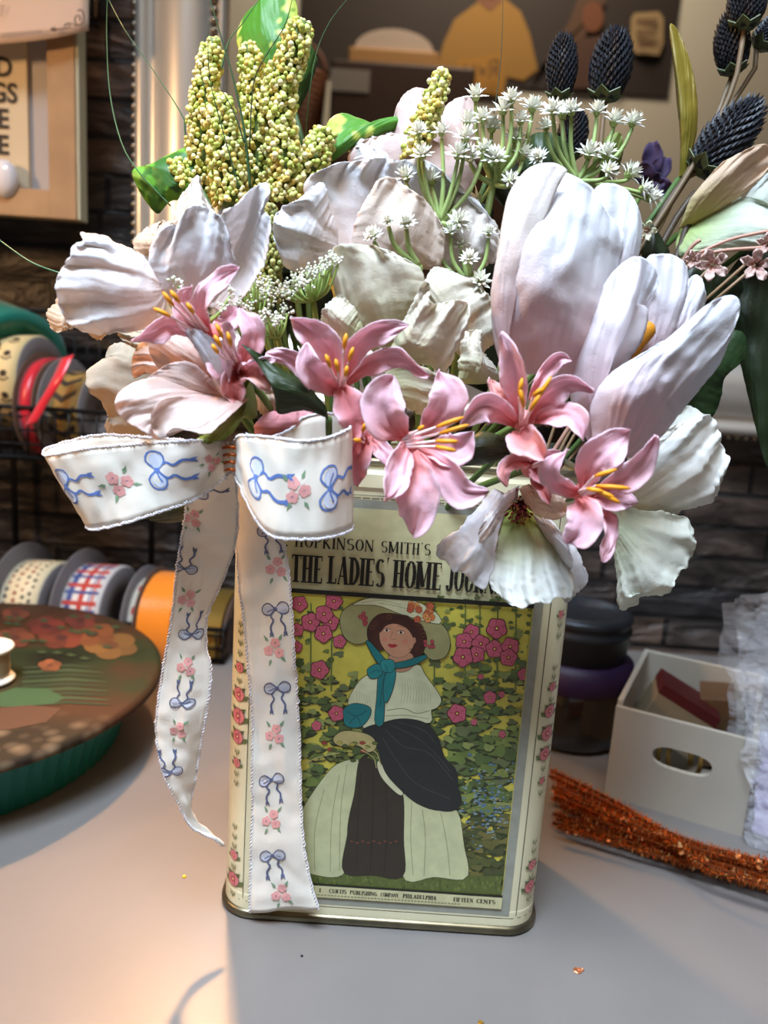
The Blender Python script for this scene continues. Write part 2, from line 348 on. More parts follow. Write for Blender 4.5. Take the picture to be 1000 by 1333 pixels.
# things that stand behind the camera and show in the mirror
def M(x, y, Yv):
    p = P(x, y, Yv); return np.array([p[0], 2*MY-p[1], p[2]])
YV = 2.36
PRT = mat('printed_ink', rough=.7, attr=True)
po = thing('wall_poster', 'dark poster of a figure in a yellow blouse, seen reversed in the mirror', 'poster', M(640, 125, YV))
b = MB(); c0 = M(388, 135, YV); c1 = M(893, -60, YV); b.color((46, 34, 28)).box((min(c0[0], c1[0]), c0[1]-.012, c0[2]+.095), (max(c0[0], c1[0]), c0[1], 2.0))
zlo = M(890, 122, YV)[2]
b.build('poster_sheet', PRT, po, cols=True, smooth=False)
b = MB(); yl = [0]
def pm(pts, col):
    yl[0] += 1; b.color(col); b.poly([M(x, y, YV-.004-.0015*yl[0]) for x, y in pts])
E = lambda cx, cy, rx, ry, n=18: [(cx+rx*math.cos(a), cy+ry*math.sin(a)) for a in np.linspace(0, 2*math.pi, n, endpoint=False)]
pm([(566, 95), (578, 55), (592, 25), (615, 8), (632, -4), (655, -4), (678, 15), (690, 45), (700, 90), (682, 105), (660, 100), (655, 125), (600, 125), (595, 95), (580, 98)], (146, 104, 38))
pm([(620, 0), (640, -20), (655, 0), (638, 14)], (120, 74, 48))
pm(E(637, -28, 20, 28), (120, 74, 48))
pm([(596, 78), (655, 70), (655, 125), (592, 118)], (158, 108, 30))
pm([(700, 90), (760, 50), (790, 0), (760, -20), (740, 30), (690, 110)], (82, 54, 34))
pm(E(772, 22, 14, 20), (108, 60, 32)); pm([(752, 50), (792, 45), (810, 115), (740, 115)], (74, 46, 32))
pm([(822, 24), (826, 17), (858, 15), (864, 24), (864, 56), (858, 72), (828, 70), (820, 60)], (156, 128, 90))
for yy, x0_, x1_ in ((28, 829, 857), (43, 829, 856), (58, 832, 852)):
    for k in range(6):
        xa = lerp(x0_, x1_, k/6); pm([(xa, yy-4), (xa+3, yy-5), (xa+3.2, yy+4), (xa, yy+4)], (96, 66, 44))
# the three drawn letters on the yellow placard
for pts in ([(606, 84), (606, 96)], [(606, 96), (612, 100), (617, 95)], [(617, 84), (617, 100)], [(624, 86), (628, 98)], [(628, 98), (633, 88)], [(648, 78), (647, 100)], [(648, 78), (638, 80), (638, 88), (648, 90)], [(643, 89), (636, 101)]):
    for q in stroke(pts, 2.6): pm([tuple(v) for v in q], (70, 46, 22))
b.build('poster_print', PRT, po, cols=True, smooth=False)

def refl_box(name, label, cat, x0, x1, ytop, ybot, Yv, dep, col, mt=None, extra=None):
    a = M(x0, ybot, Yv); c = M(x1, ytop, Yv)
    t = thing(name, label, cat, ((a[0]+c[0])/2, a[1], min(a[2], c[2])))
    lo = (min(a[0], c[0]), a[1]-dep, a[2]); hi = (max(a[0], c[0]), a[1], c[2])
    b = MB(); b.color(col).box(lo, hi); b.build('carton_body', ATT, t, cols=True, smooth=False, bevel=.006)
    return t, lo, hi
cab = thing('side_cabinet', 'dark brown cabinet behind the camera, seen reflected under the poster', 'cabinet', (.1, -1.35, -.75))
b = MB(); b.color((70, 48, 34)).box((-.65, -1.58, -.75), (.42, -1.18, .86)); b.build('body', ATT, cab, cols=True, smooth=False, bevel=.01)
b = MB(); b.color((84, 58, 40)).box((-.62, -1.18, -.70), (-.12, -1.165, .84)); b.build('door', ATT, cab, cols=True, smooth=False, bevel=.004)
b = MB(); b.color((84, 58, 40)).box((-.10, -1.18, -.70), (.40, -1.165, .84)); b.build('door', ATT, cab, cols=True, smooth=False, bevel=.004)
YB = 2*MY+1.25
def zb(x, y, Y=YB): return M(x, y, Y)
bx = thing('storage_box', 'dark brown box with a grey label, seen in the mirror', 'box', (.0, -1.25, .86))
a = zb(415, 140); c = zb(620, 88)
b = MB(); b.color((66, 44, 32)).box((a[0]+.03, -1.5, .862), (c[0], -1.25, c[2])); b.build('box_body', ATT, bx, cols=True, smooth=False, bevel=.008)
a2 = zb(430, 118); c2 = zb(482, 92)
b = MB(); b.color((150, 140, 130)).box((a2[0], -1.25, a2[2]), (c2[0], -1.247, c2[2])); o = b.build('label', ATT, bx, cols=True, smooth=False)
ztop = c[2]
bx = thing('dome_top_box', 'tan box with a pale rounded top standing on the dark box in the mirror', 'box', (.0, -1.3, ztop))
a = zb(452, 88); c = zb(572, 62)
b = MB(); b.color((190, 140, 84)).box((a[0], -1.46, ztop+.001), (c[0], -1.28, c[2])); b.build('box_body', ATT, bx, cols=True, smooth=False, bevel=.005)
b = MB(); b.color((214, 190, 172)); cx = (a[0]+c[0])/2; rx = (c[0]-a[0])*.44; zt = zb(520, 30)[2]-c[2]
N_ = 20; V = []; 
for yy in (-1.45, -1.29):
    for i in range(N_+1):
        q = math.pi*i/N_; V.append((cx+rx*math.cos(q), yy, c[2]+zt*math.sin(q)))
b.add(V, [(i, i+1, N_+2+i, N_+1+i) for i in range(N_)]+[tuple(range(N_+1)), tuple(range(N_+1, 2*N_+2))[::-1]]); b.build('rounded_lid', ATT, bx, cols=True, smooth=False)
bk = thing('wicker_basket', 'reddish brown wicker basket beside the dark box in the mirror', 'basket', (-.45, -1.3, .862))
a = zb(345, 200); c = zb(418, 105); cx = (a[0]+c[0])/2; r = (c[0]-a[0])/2
b = MB(); b.color((120, 72, 44))
for i in range(14):
    z = .868+i*.017; rr = r*(.8+.2*i/13)
    b.tube([(cx+rr*math.cos(q)*(1+.02*(-1)**k), -1.36+rr*math.sin(q), z) for k, q in enumerate(np.linspace(0, 2*math.pi, 25))], .009, 6)
b.build('woven_body', ATT, bk, cols=True)
b = MB(); b.color((104, 60, 36)); b.tube([(cx+r*math.cos(q), -1.36, 1.10+r*1.1*math.sin(q)) for q in np.linspace(0, math.pi, 14)], .008, 6); b.build('handle', ATT, bk, cols=True)

# ------------------------------------------------------------------ framed print, paper card, white knob (upper left)
fp = thing('framed_print', 'pale wooden picture frame with large dark capitals, upper left', 'picture frame', (-.40, .33, .39))
WOOD = mat('pale_oak', (172, 140, 106), .5, noise_mix=.18, nscale=30)
YF = .33; xr, zb0 = -.2995, .389
def fbox(x0, x1, z0, z1, y0, y1, nm, m_, bev=.001):
    q = MB(); q.box((x0, y0, z0), (x1, y1, z1)); return q.build(nm, m_, fp, smooth=False, bevel=bev)
fbox(-.327, xr-.003, zb0, .66, YF, YF+.016, 'frame_rail', WOOD); fbox(-.60, -.326, zb0, zb0+.024, YF, YF+.016, 'frame_rail', WOOD)
fbox(-.60, -.575, zb0+.024, .66, YF, YF+.016, 'frame_rail', WOOD); fbox(-.575, -.326, .636, .66, YF, YF+.016, 'frame_rail', WOOD)
fbox(xr-.003, xr, zb0, .66, YF+.001, YF+.018, 'frame_side', mat('sage_paint', (186, 188, 166), .6))
fbox(-.575, -.326, zb0+.024, .636, YF+.014, YF+.018, 'backing_mat', mat('grey_card', (176, 172, 172), .7), 0)
fbox(-.56, -.349, zb0+.026, .62, YF+.010, YF+.014, 'print_sheet', mat('cream_card', (214, 200, 172), .7), 0)
b = MB()
for s, x, y in (('GOOD', 16, 100), ('THINGS', 23, 134), ('ARE', 12, 167), ('HERE', 12, 201)):
    V, F = text_polys(s, .0225, .92, .0006); xm = max(v[0] for v in V); o_ = P(x, y, YF+.0095)
    b.add([(o_[0]-xm+v[0], YF+.0094, o_[2]+v[1]) for v in V], F)
b.build('lettering', mat('charcoal_ink', (58, 52, 48), .7), fp, smooth=False)
ky = P(6, 233, YF-.0); b = MB(); b.ball(ky, .012, 24, 16, sc=(1, .75, 1.35)); b.ball((ky[0], ky[1]+.004, ky[2]), .006, 12, 6)
tag(b.build('oval_knob', mat('white_gloss', (236, 236, 244), .12, coat=.6), loc=ky), 'glossy white oval knob in front of the framed print', 'knob')
# paper card with a scroll ornament, clipped over the frame
pc = thing('paper_card', 'pinkish paper card with curled ornament pinned over the frame, top left', 'card', P(60, 50, .318))
top = cr([P(-140, -60, .322), P(0, -62, .318), P(117, -66, .322)], 20); bot = cr([P(-140, 62, .322), P(-60, 62, .316), P(0, 57, .314), P(60, 51, .316), P(115, 40, .320)], 20)
V = []; n = 20
for j in range(8):
    for i in range(n): V.append(lerp(bot[i], top[i], j/7))
F = [(j*n+i, j*n+i+1, (j+1)*n+i+1, (j+1)*n+i) for j in range(7) for i in range(n-1)]
mesh('card_sheet', V, F, mat('blush_paper', (222, 196, 178), .8, noise_mix=.05), pc, solid=.0006)
b = MB(); b.color((66, 52, 50))
sp = [(112, 14), (107, 14), (103, 18), (101, 25), (104, 32), (109, 30), (109, 24), (106, 22), (104.5, 26)]
def cardst(pts, w):
    for q in stroke(cr(pts, 30), w): b.poly([P(x, y, .312) for x, y in q])
cardst([(101, 14), (106, 13), (109, 20), (108, 29), (102, 33), (98, 29), (98, 23), (102, 20), (105, 24), (103, 27)], 1.8)
cardst([(100, 34), (90, 30), (83, 35), (86, 31), (92, 34), (84, 37), (76, 38), (66, 39)], 1.3)
cardst([(0, 48), (30, 45), (60, 41), (75, 39), (100, 36)], .7); cardst([(0, 44.5), (30, 42), (55, 40)], 1.0)
cardst([(66, 38), (71, 36), (72, 40), (66, 39)], 1.6)
b.build('ornament', PRT, pc, cols=True, smooth=False)
b = MB(); b.color((90, 84, 84))
for j in range(4): cardst([(0, 8+j*4), (6-j, 7.5+j*4)], 1.2)
b.build('fine_print', PRT, pc, cols=True, smooth=False)

# ------------------------------------------------------------------ two-tier wire rack and ribbon spools
WIRE = mat('black_wire', (26, 24, 24), .45, .4)
rk = thing('wire_rack', 'black two-tier wire rack holding ribbon spools against the wall', 'rack', (-.26, .21, 0))
def wire_panel(o0, ux, uz, wx, hz, step, r=.0010, rim=.0022):
    q = MB(); o0 = np.array(o0); ux = np.array(ux); uz = np.array(uz)
    for i in range(int(wx/step)+1): q.tube([o0+ux*i*step, o0+ux*i*step+uz*hz], r, 4)
    for i in range(int(hz/step)+1): q.tube([o0+uz*i*step, o0+uz*i*step+ux*wx], r, 4)
    for s_ in (0, hz): q.tube([o0+uz*s_, o0+uz*s_+ux*wx], rim, 6)
    return q
RX0, RX1, RY0, RY1 = -.66, -.150, .272, .375
UX1 = P(150, 540, RY0)[0]
UZ = P(70, 598, RY0)[2]; UH = P(70, 533, RY0)[2]-UZ
for z0, hf, x1 in ((UZ, UH, UX1), (.004, .03, RX1)):
    wire_panel((RX0, RY0, z0), (1, 0, 0), (0, 0, 1), x1-RX0, hf, .012).build('basket_front', WIRE, rk)
    wire_panel((RX0, RY1, z0), (1, 0, 0), (0, 0, 1), x1-RX0, hf+.085 if z0 > .1 else hf, .012).build('basket_back', WIRE, rk)
    wire_panel((x1, RY0, z0), (0, 1, 0), (0, 0, 1), RY1-RY0, hf, .012).build('basket_side', WIRE, rk)
    wire_panel((RX0, RY0, z0), (1, 0, 0), (0, 1, 0), x1-RX0, RY1-RY0, .012).build('basket_floor', WIRE, rk)
for x, y in ((P(12, 420, RY1+.004)[0], RY1+.004), (UX1, RY1), (RX1, RY1), (RX0, RY0), (RX0, RY1)):
    q = MB(); q.tube([(x, y, 0), (x, y, UZ+UH+.09 if x < -.2 else .06)], .0032, 8); q.build('post', WIRE, rk)

CARD = mat('grey_spool_card', (118, 112, 112), .7, noise_mix=.05)
CARDD = mat('brown_spool_card', (92, 70, 56), .7)
def spool(c, ax, R, r, w, rib, label, pat=None, group='ribbon spools in the wire rack', card=CARD, coat_r=.6, name='ribbon_spool', ridge=0):
    """spool centred at c, axis direction ax; flange radius R, wound radius r, width w; pat(q, frame) adds printed shapes"""
    a3 = unit(ax); a1 = unit(np.cross([0, 0, 1], a3)); a2 = np.cross(a3, a1); A = (a1, a2, a3); c = np.array(c, float)
    t = thing(name, label, 'ribbon spool', c-np.array([0, 0, R]), group)
    for s_ in (-1, 1):
        q = MB(); h = s_*w/2; R_ = R if s_ < 0 else r*.97
        q.lathe([(.011, h), (R_-.001, h), (R_, h+s_*.0006), (R_-.001, h+s_*.0016), (.011, h+s_*.0016), (.011, h)], c, 64, A); q.build('flange', card, t)
    q = MB(); q.lathe([(.011, -w/2), (.011, w/2), (.0095, w/2), (.0095, -w/2)], c, 32, A); q.build('core', card, t)
    q = MB(); pr = [(.0115, -w*.46)]
    K = 24 if ridge else 2
    for i in range(K+1): pr.append((r-(.0006*(i % 2) if ridge else 0), -w*.46+w*.92*i/K))
    pr.append((.0115, w*.46)); q.lathe(pr, c, 72, A); q.build('wound_ribbon', rib, t, smooth=not ridge)
    if pat:
        q = MB()
        def put(uvs, col, lift=.0003):   # u = angle*r around, v = along the axis
            V = [c+(r+lift)*(math.cos(u/r)*a1+math.sin(u/r)*a2)+v*a3 for u, v in uvs]; q.color(col); q.poly(V)
        pat(put, r, w); q.build('ribbon_print', PRT, t, cols=True, smooth=False)
    return t
def starpoly(u, v, s, ph=0): return [(u+s*(1 if k % 2 == 0 else .42)*math.cos(ph+k*math.pi/5), v+s*(1 if k % 2 == 0 else .42)*math.sin(ph+k*math.pi/5)) for k in range(10)]
def pat_stars(put, r, w):
    rr = random.Random(3); i = 0
    n_ = int(2*math.pi*r/.007)
    for k in range(n_):
        for v in (-.012, -.004, .004, .012):
            if abs(v) < w*.42: put(starpoly(k*.007+(.0035 if v in (-.012, .004) else 0), v+rr.uniform(-.001, .001), rr.choice((.0022, .0030)), rr.random()*3), rr.choice(((140, 40, 34), (44, 46, 60), (60, 60, 60))))
def pat_plaid(put, r, w):
    C_ = 2*math.pi*r; n_ = int(C_/.0015)
    for v0, v1, col in ((-.0135, -.0085, (60, 74, 124)), (-.002, .003, (176, 56, 44)), (.008, .0095, (60, 74, 124)), (.011, .013, (176, 56, 44))):
        for k in range(n_): put([(k*C_/n_, v0), ((k+1)*C_/n_, v0), ((k+1)*C_/n_, v1), (k*C_/n_, v1)], col, .0002)
    for k in range(int(C_/.018)):
        for u0, du, col in ((0, .004, (176, 56, 44)), (.008, .003, (60, 74, 124))):
            u = k*.018+u0; put([(u, -w*.44), (u+du, -w*.44), (u+du, w*.44), (u, w*.44)], col, .00035)
def pat_paw(put, r, w):
    C_ = 2*math.pi*r
    for k in range(int(C_/.019)):
        for jj in (0, 1):
            u = k*.019+jj*.0095; v = (-.007 if jj == 0 else .006); a = .5*jj
            el = lambda cu, cv, ru, rv: [(u+cu+ru*math.cos(q), v+cv+rv*math.sin(q)) for q in np.linspace(0, 2*math.pi, 12, endpoint=False)]
            put(el(0, 0, .0030, .0034), (56, 44, 34))
            for d_, e_ in ((-.0042, -.0038), (-.0056, -.0012), (-.0056, .0016), (-.0042, .0042)): put(el(-d_, e_, .0012, .0011), (56, 44, 34))
def pat_chev(put, r, w):
    C_ = 2*math.pi*r
    for k in range(int(C_/.016)):
        u = k*.016
        put([(u, -w*.44), (u+.008, 0), (u, w*.44), (u+.006, w*.44), (u+.014, 0), (u+.006, -w*.44)][:3]+[(u+.006, w*.44), (u+.014, 0), (u+.006, -w*.44)], (46, 38, 28))
def sat(name, col, rough=.35, **k): return mat(name, col, rough, sheen=.2, bump=.15, bscale=300, **k)
cream_r = sat('cream_ribbon', (222, 204, 164), .6)
axl = (.985, -.14, .05); LY = .322
def SP(px, py, Y): return P(px, py, Y)
spool(SP(58, 792, LY), axl, .064, .047, .038, cream_r, 'spool of cream ribbon printed with red and black stars', pat_stars)
spool(SP(135, 800, LY), axl, .064, .049, .038, sat('white_plaid_ribbon', (214, 204, 196), .6), 'spool of plaid ribbon in red, white and blue', pat_plaid)
spool(SP(202, 806, LY-.005), axl, .052, .041, .018, sat('poppy_ribbon', (206, 196, 176), .5), 'narrow spool with red poppies, between the plaid and orange spools', lambda put, r, w: [put(E(k*.012, (-1)**k*.003, .0045, .003, 12), (166, 40, 32)) for k in range(19)])
spool(SP(228, 812, LY-.01), axl, .054, .050, .034, sat('orange_ribbon', (226, 128, 28), .28), 'spool of glossy orange ribbon, left of the hanging bow tail', ridge=1, card=CARDD)
spool(SP(290, 830, LY+.0), axl, .054, .048, .030, mat('gold_lace', (150, 122, 60), .3, .7), 'spool of gold metallic ribbon half hidden behind the bow tail', ridge=1, card=CARDD)
UY = .322
def hiddenback(): pass
spool(SP(34, 497, UY), axl, .053, .042, .033, sat('paw_ribbon', (224, 198, 142), .6), 'spool of tan ribbon printed with dark paw marks', pat_paw)
spool(SP(70, 532, UY-.005), axl, .052, .046, .011, sat('red_ribbon', (196, 32, 48), .3), 'narrow spool of red satin ribbon with its end hanging out', card=CARDD)
spool(SP(110, 540, UY-.005), axl, .052, .039, .028, sat('chevron_ribbon', (150, 116, 52), .5), 'spool of gold ribbon with black zigzag stripes', pat_chev)
# the loose end of the red ribbon
b = MB(); pts = cr(PX([(88, 464, .275), (72, 498, .262), (53, 530, .262), (40, 552, .262)]), 14); V = []
for i, p in enumerate(pts):
    d = np.array([1, -.2, .35])*.0058; V += [p-d, p+d]
tag(mesh('red_ribbon_end', V, [(2*i, 2*i+1, 2*i+3, 2*i+2) for i in range(13)], sat('red_satin', (214, 40, 52), .25), solid=.0004, loc=pts[0]), 'loose end of shiny red ribbon hanging over the basket rim', 'ribbon')
# teal ribbon roll lying behind
t = thing('teal_ribbon_roll', 'wide roll of teal satin ribbon with pale specks in the upper basket', 'ribbon roll', P(0, 540, .335), 'ribbon rolls')
c = P(0, 470, .335); a3 = unit((.75, -.5, -.18)); a1 = unit(np.cross([0, 0, 1], a3)); a2 = np.cross(a3, a1)
q = MB(); q.lathe([(.0, -.028), (.05, -.028), (.053, -.024), (.053, .026), (.050, .030), (.040, .030), (.038, .026), (.012, .024)], c, 72, (a1, a2, a3)); q.build('wound_ribbon', sat('teal_satin', (22, 116, 100), .35), t)
q = MB(); q.color((196, 190, 110)); rr = random.Random(4)
for k in range(60):
    an = rr.uniform(0, 6.28); h = rr.uniform(-.026, .0); s_ = rr.uniform(.001, .003)
    q.poly([c+.0534*(math.cos(an+s_*20*dx)*a1+math.sin(an+s_*20*dx)*a2)+(h+s_*dy)*a3 for dx, dy in ((-1, 0), (0, -.7), (1, .2), (0, 1))])
q.build('specks', PRT, t, cols=True, smooth=False)

# ------------------------------------------------------------------ round decorated box and small spool
HC = np.array([-.317, .11]); HR = .152; HZ = .052
hb = thing('round_hat_box', 'big round box with dark floral lid and teal side, left table edge', 'box', (HC[0], HC[1], 0))
def lid_mat():
    m = mat('lid_print', rough=.6); nt = m.node_tree; N = nt.nodes; L = nt.links; b_ = N['Principled BSDF']; b_.inputs['Specular IOR Level'].default_value = .15
    tc = N.new('ShaderNodeTexCoord'); n1 = N.new('ShaderNodeTexNoise'); n1.inputs['Scale'].default_value = 9; n1.inputs['Detail'].default_value = 7; L.new(tc.outputs['Object'], n1.inputs[0])
    r1 = N.new('ShaderNodeValToRGB'); e = r1.color_ramp.elements
    e[0].position = .35; e[0].color = (*lin((26, 26, 20)), 1); e[1].position = .7; e[1].color = (*lin((74, 46, 28)), 1); x = e.new(.48); x.color = (*lin((42, 50, 30)), 1); x = e.new(.58); x.color = (*lin((66, 44, 30)), 1)
    L.new(n1.outputs['Fac'], r1.inputs[0])
    v = N.new('ShaderNodeTexVoronoi'); v.inputs['Scale'].default_value = 85; L.new(tc.outputs['Object'], v.inputs[0])
    r2 = N.new('ShaderNodeValToRGB'); e = r2.color_ramp.elements; e[0].color = (*lin((112, 96, 76)), 1); e[1].position = .6; e[1].color = (*lin((40, 34, 26)), 1); L.new(v.outputs['Distance'], r2.inputs[0])
    sx = N.new('ShaderNodeSeparateXYZ'); L.new(tc.outputs['Object'], sx.inputs[0])
    mr = N.new('ShaderNodeMapRange'); mr.inputs[1].default_value = -.045; mr.inputs[2].default_value = -.075; L.new(sx.outputs['Y'], mr.inputs[0])
    mx = N.new('ShaderNodeMix'); mx.data_type = 'RGBA'; L.new(mr.outputs[0], mx.inputs[0]); L.new(r1.outputs[0], mx.inputs[6]); L.new(r2.outputs[0], mx.inputs[7]); L.new(mx.outputs[2], b_.inputs['Base Color'])
    return m
q = MB(); q.lathe([(0, HZ), (HR-.004, HZ), (HR, HZ-.002), (HR+.0006, HZ-.006), (HR-.002, HZ-.007), (.13, HZ-.008), (0, HZ-.008)], (*HC, 0), 96); q.build('lid', lid_mat(), hb)
q = MB(); n_ = 160; V = []
for z in (0.0005, HZ-.0082):
    for j in range(n_):
        a = 2*math.pi*j/n_; r = .121+(.0012 if j % 2 else 0)+(.012 if z > .01 else 0); V.append((HC[0]+r*math.cos(a), HC[1]+r*math.sin(a), z))
q.add(V, [(j, (j+1) % n_, n_+(j+1) % n_, n_+j) for j in range(n_)]); q.build('side_wall', mat('teal_ribbed_cloth', (14, 98, 88), .45), hb, smooth=False)
q = MB(); ly = [0]
def lidp(pts, col):
    ly[0] += 1; q.color(col); z = HZ+.0002+.00001*ly[0]; V = [G(x, y, z) for x, y in pts]
    V = [v for v in V]; 
    for v in V:
        d = np.array(v[:2])-HC; r = np.linalg.norm(d)
        if r > HR-.006: v[:2] = HC+d*(HR-.006)/r
    q.poly(V)
for i in range(9):
    y = 868+i*6; lidp([(28, y), (90, y-4), (130+i*2, y+1), (140, y+2), (90, y), (30, y+3)], (48, 64, 38) if i % 2 else (34, 48, 26))
lidp([(-10, 905), (20, 895), (60, 896), (85, 908), (70, 916), (20, 920), (-10, 920)], (46, 76, 46))
lidp([(-10, 922), (40, 918), (80, 922), (60, 940), (10, 950), (-10, 950)], (76, 50, 34))
def bloom(cx, cy, s, col, c2):
    for k in range(5):
        a = k*2*math.pi/5+cx; lidp([(cx+math.cos(a)*s*.55+s*.52*math.cos(w_), cy+math.sin(a)*s*.28+s*.27*math.sin(w_)) for w_ in np.linspace(0, 6.28, 12, endpoint=False)], tuple(int(v*.8*(.88+.12*((k*7) % 3))) for v in col))
    lidp(E(cx, cy, s*.3, s*.14, 10), c2)
for args in ((145, 840, 34, (122, 84, 36), (80, 44, 24)), (120, 825, 30, (128, 70, 30), (64, 34, 20)), (80, 830, 28, (120, 52, 28), (64, 28, 20)), (60, 815, 24, (112, 42, 28), (60, 24, 18)), (20, 830, 24, (124, 62, 36), (70, 34, 24)), (20, 800, 18, (120, 60, 36), (70, 34, 24)), (105, 808, 20, (108, 44, 30), (60, 24, 18)), (65, 866, 15, (140, 80, 44), (80, 40, 24))): bloom(*args)
for k in range(26):
    x = RNG.uniform(0, 175); y = RNG.uniform(798, 860); lidp([(x-7, y), (x, y-2.5), (x+8, y+1), (x, y+2.5)], (48, 60, 32))
q.build('lid_picture', mat('lid_ink', rough=.7, attr=True), hb, cols=True, smooth=False)
ss = G(-14, 885, HZ+.0012); t = thing('thread_spool', 'small white spool standing on the dark floral lid', 'spool', ss)
q = MB(); q.color((236, 228, 214)).lathe([(.004, 0), (.0155, 0), (.0165, .0012), (.0155, .0026), (.012, .004), (.0118, .02), (.0155, .022), (.0165, .0235), (.0155, .025), (.004, .0252), (.004, 0)], ss, 40); q.build('spool_body', ATT, t, cols=True)
q = MB(); q.color((176, 160, 130))
for i in range(9): q.lathe([(.0122, .005+i*.0018), (.0134, .0059+i*.0018), (.0122, .0068+i*.0018)], ss, 32)
q.build('wound_cord', ATT, t, cols=True)

# ------------------------------------------------------------------ white crate with its contents (right)
c0 = np.array([.154, .094, 0]); ux = unit(np.array([.078, -.039, 0])); uy = np.array([-ux[1], ux[0], 0]); uz = np.array([0, 0, 1.]); AX = (ux, uy, uz); CW, CD, CH, TK = .0875, .118, .066, .004
cr8 = thing('white_crate', 'white painted wooden crate with an oval hand hole in the front', 'crate', c0)
WP = mat('white_painted_wood', (170, 162, 148), .6, noise_mix=.05, nscale=40)
def cbox(x0, x1, y0, y1, z0, z1, nm): q = MB(); q.box((x0, y0, z0), (x1, y1, z1), AX, c0); return q.build(nm, WP, cr8, smooth=False, bevel=.0008)
cbox(0, TK, TK, CD-TK, 0.0, CH+.004, 'side_panel'); cbox(CW-TK, CW, TK, CD-TK, 0, CH+.004, 'side_panel'); cbox(0, CW, CD-TK, CD, 0, CH+.004, 'back_panel'); cbox(TK, CW-TK, TK, CD-TK, .002, .005, 'bottom_panel')
# front with a real oval hole: grid between outline and slot
def slot(n, w, h, cx, cz):
    out = []
    for i in range(n):
        a = 2*math.pi*i/n; x = math.copysign(min(1, abs(math.cos(a))**.6), math.cos(a)); z = math.copysign(abs(math.sin(a))**.85, math.sin(a)); out.append((cx+w*x, cz+h*z))
    return out
n_ = 48; inn = slot(n_, .0185, .0075, CW*.52, CH*.60); outl = []
for x, z in inn:
    dx, dz = x-CW*.52, z-CH*.60; s_ = min(((CW-CW*.52) if dx > 0 else CW*.52)/max(1e-6, abs(dx)), ((CH-CH*.60) if dz > 0 else CH*.60)/max(1e-6, abs(dz))); outl.append((CW*.52+dx*s_, CH*.60+dz*s_))
for cc in ((0, 0), (CW, 0), (0, CH), (CW, CH)):
    i = min(range(n_), key=lambda i: (outl[i][0]-cc[0])**2+(outl[i][1]-cc[1])**2); outl[i] = cc
V = []
for yy in (0, TK):
    for ring in (inn, outl):
        for x, z in ring: V.append(c0+ux*x+uy*yy+uz*z)
F = []
for i in range(n_):
    j = (i+1) % n_; F += [(i, j, n_+j, n_+i), (2*n_+i, 3*n_+i, 3*n_+j, 2*n_+j), (i, 2*n_+i, 2*n_+j, j), (n_+i, n_+j, 3*n_+j, 3*n_+i)]
mesh('front_panel', V, F, WP, cr8, smooth=False)
def item(name, label, cat, cx, cy, cz, hx, hy, hz, rot, tilt, col, extra=None):
    o_ = c0+ux*cx+uy*cy+uz*cz; a = math.cos(rot)*ux+math.sin(rot)*uy; b2 = -math.sin(rot)*ux+math.cos(rot)*uy
    a, u3 = math.cos(tilt)*a+math.sin(tilt)*uz, -math.sin(tilt)*a+math.cos(tilt)*uz
    t = thing(name, label, cat, o_); q = MB(); q.color(col).box((-hx, -hy, -hz), (hx, hy, hz), (a, b2, u3), o_); q.build('body', ATT, t, cols=True, smooth=False, bevel=.001)
    if extra: q = MB(); q.color(extra[0]).box((-hx*1.01, -hy*1.01, hz*extra[1]), (hx*1.01, hy*1.01, hz*1.02), (a, b2, u3), o_); q.build(extra[2], ATT, t, cols=True, smooth=False)
    return t
item('small_carton', 'cream carton with dark red top tilted inside the white crate', 'carton', .033, .060, .046, .022, .016, .019, .2, -.45, (134, 118, 94), ((80, 22, 24), .62, 'red_lid'))
item('brown_packet', 'brown paper packet at the back of the white crate', 'packet', .062, .085, .036, .012, .018, .026, .1, .15, (96, 70, 46))
# gold cord coils glimpsed in the hand hole
t = thing('gold_cord_coil', 'coil of gold cord seen through the crate hand hole', 'cord', c0+ux*.045+uy*.02+uz*.006)
q = MB(); q.color((150, 120, 60)); o_ = c0+ux*.038+uy*.018+uz*.030
q.tube([o_+ux*(.012*math.cos(a)+.001*a)+uz*(.018*math.sin(a)+.0)+uy*(.002*math.sin(a*3)+.0006*a) for a in np.linspace(0, 12, 60)], .0016, 7); q.build('cord', ATT, t, cols=True)

# ------------------------------------------------------------------ dark jar with purple wrap behind the tin
jc = np.array([.148, .185, 0]); t = thing('dark_jar', 'dark round jar with grey metal lid and purple band, behind the tin', 'jar', jc)
q = MB(); q.lathe([(0, .001), (.035, .001), (.041, .004), (.043, .02), (.043, .055), (.040, .064), (.034, .068), (0, .068)], jc, 48); q.build('jar_body', mat('smoky_glass', (26, 22, 20), .12, coat=.5), t)
q = MB(); q.lathe([(.0435, .048), (.0445, .050), (.0445, .066), (.036, .070)], jc, 48); q.build('purple_band', mat('purple_plastic', (34, 12, 50), .5), t)
q = MB(); q.lathe([(.036, .069), (.038, .071), (.038, .088), (.040, .090), (.040, .093), (.038, .095), (.038, .098), (.040, .100), (.039, .104), (.030, .106), (.028, .104), (0, .104)], jc, 48); q.build('lid', mat('grey_metal_lid', (46, 50, 56), .4, .5), t)

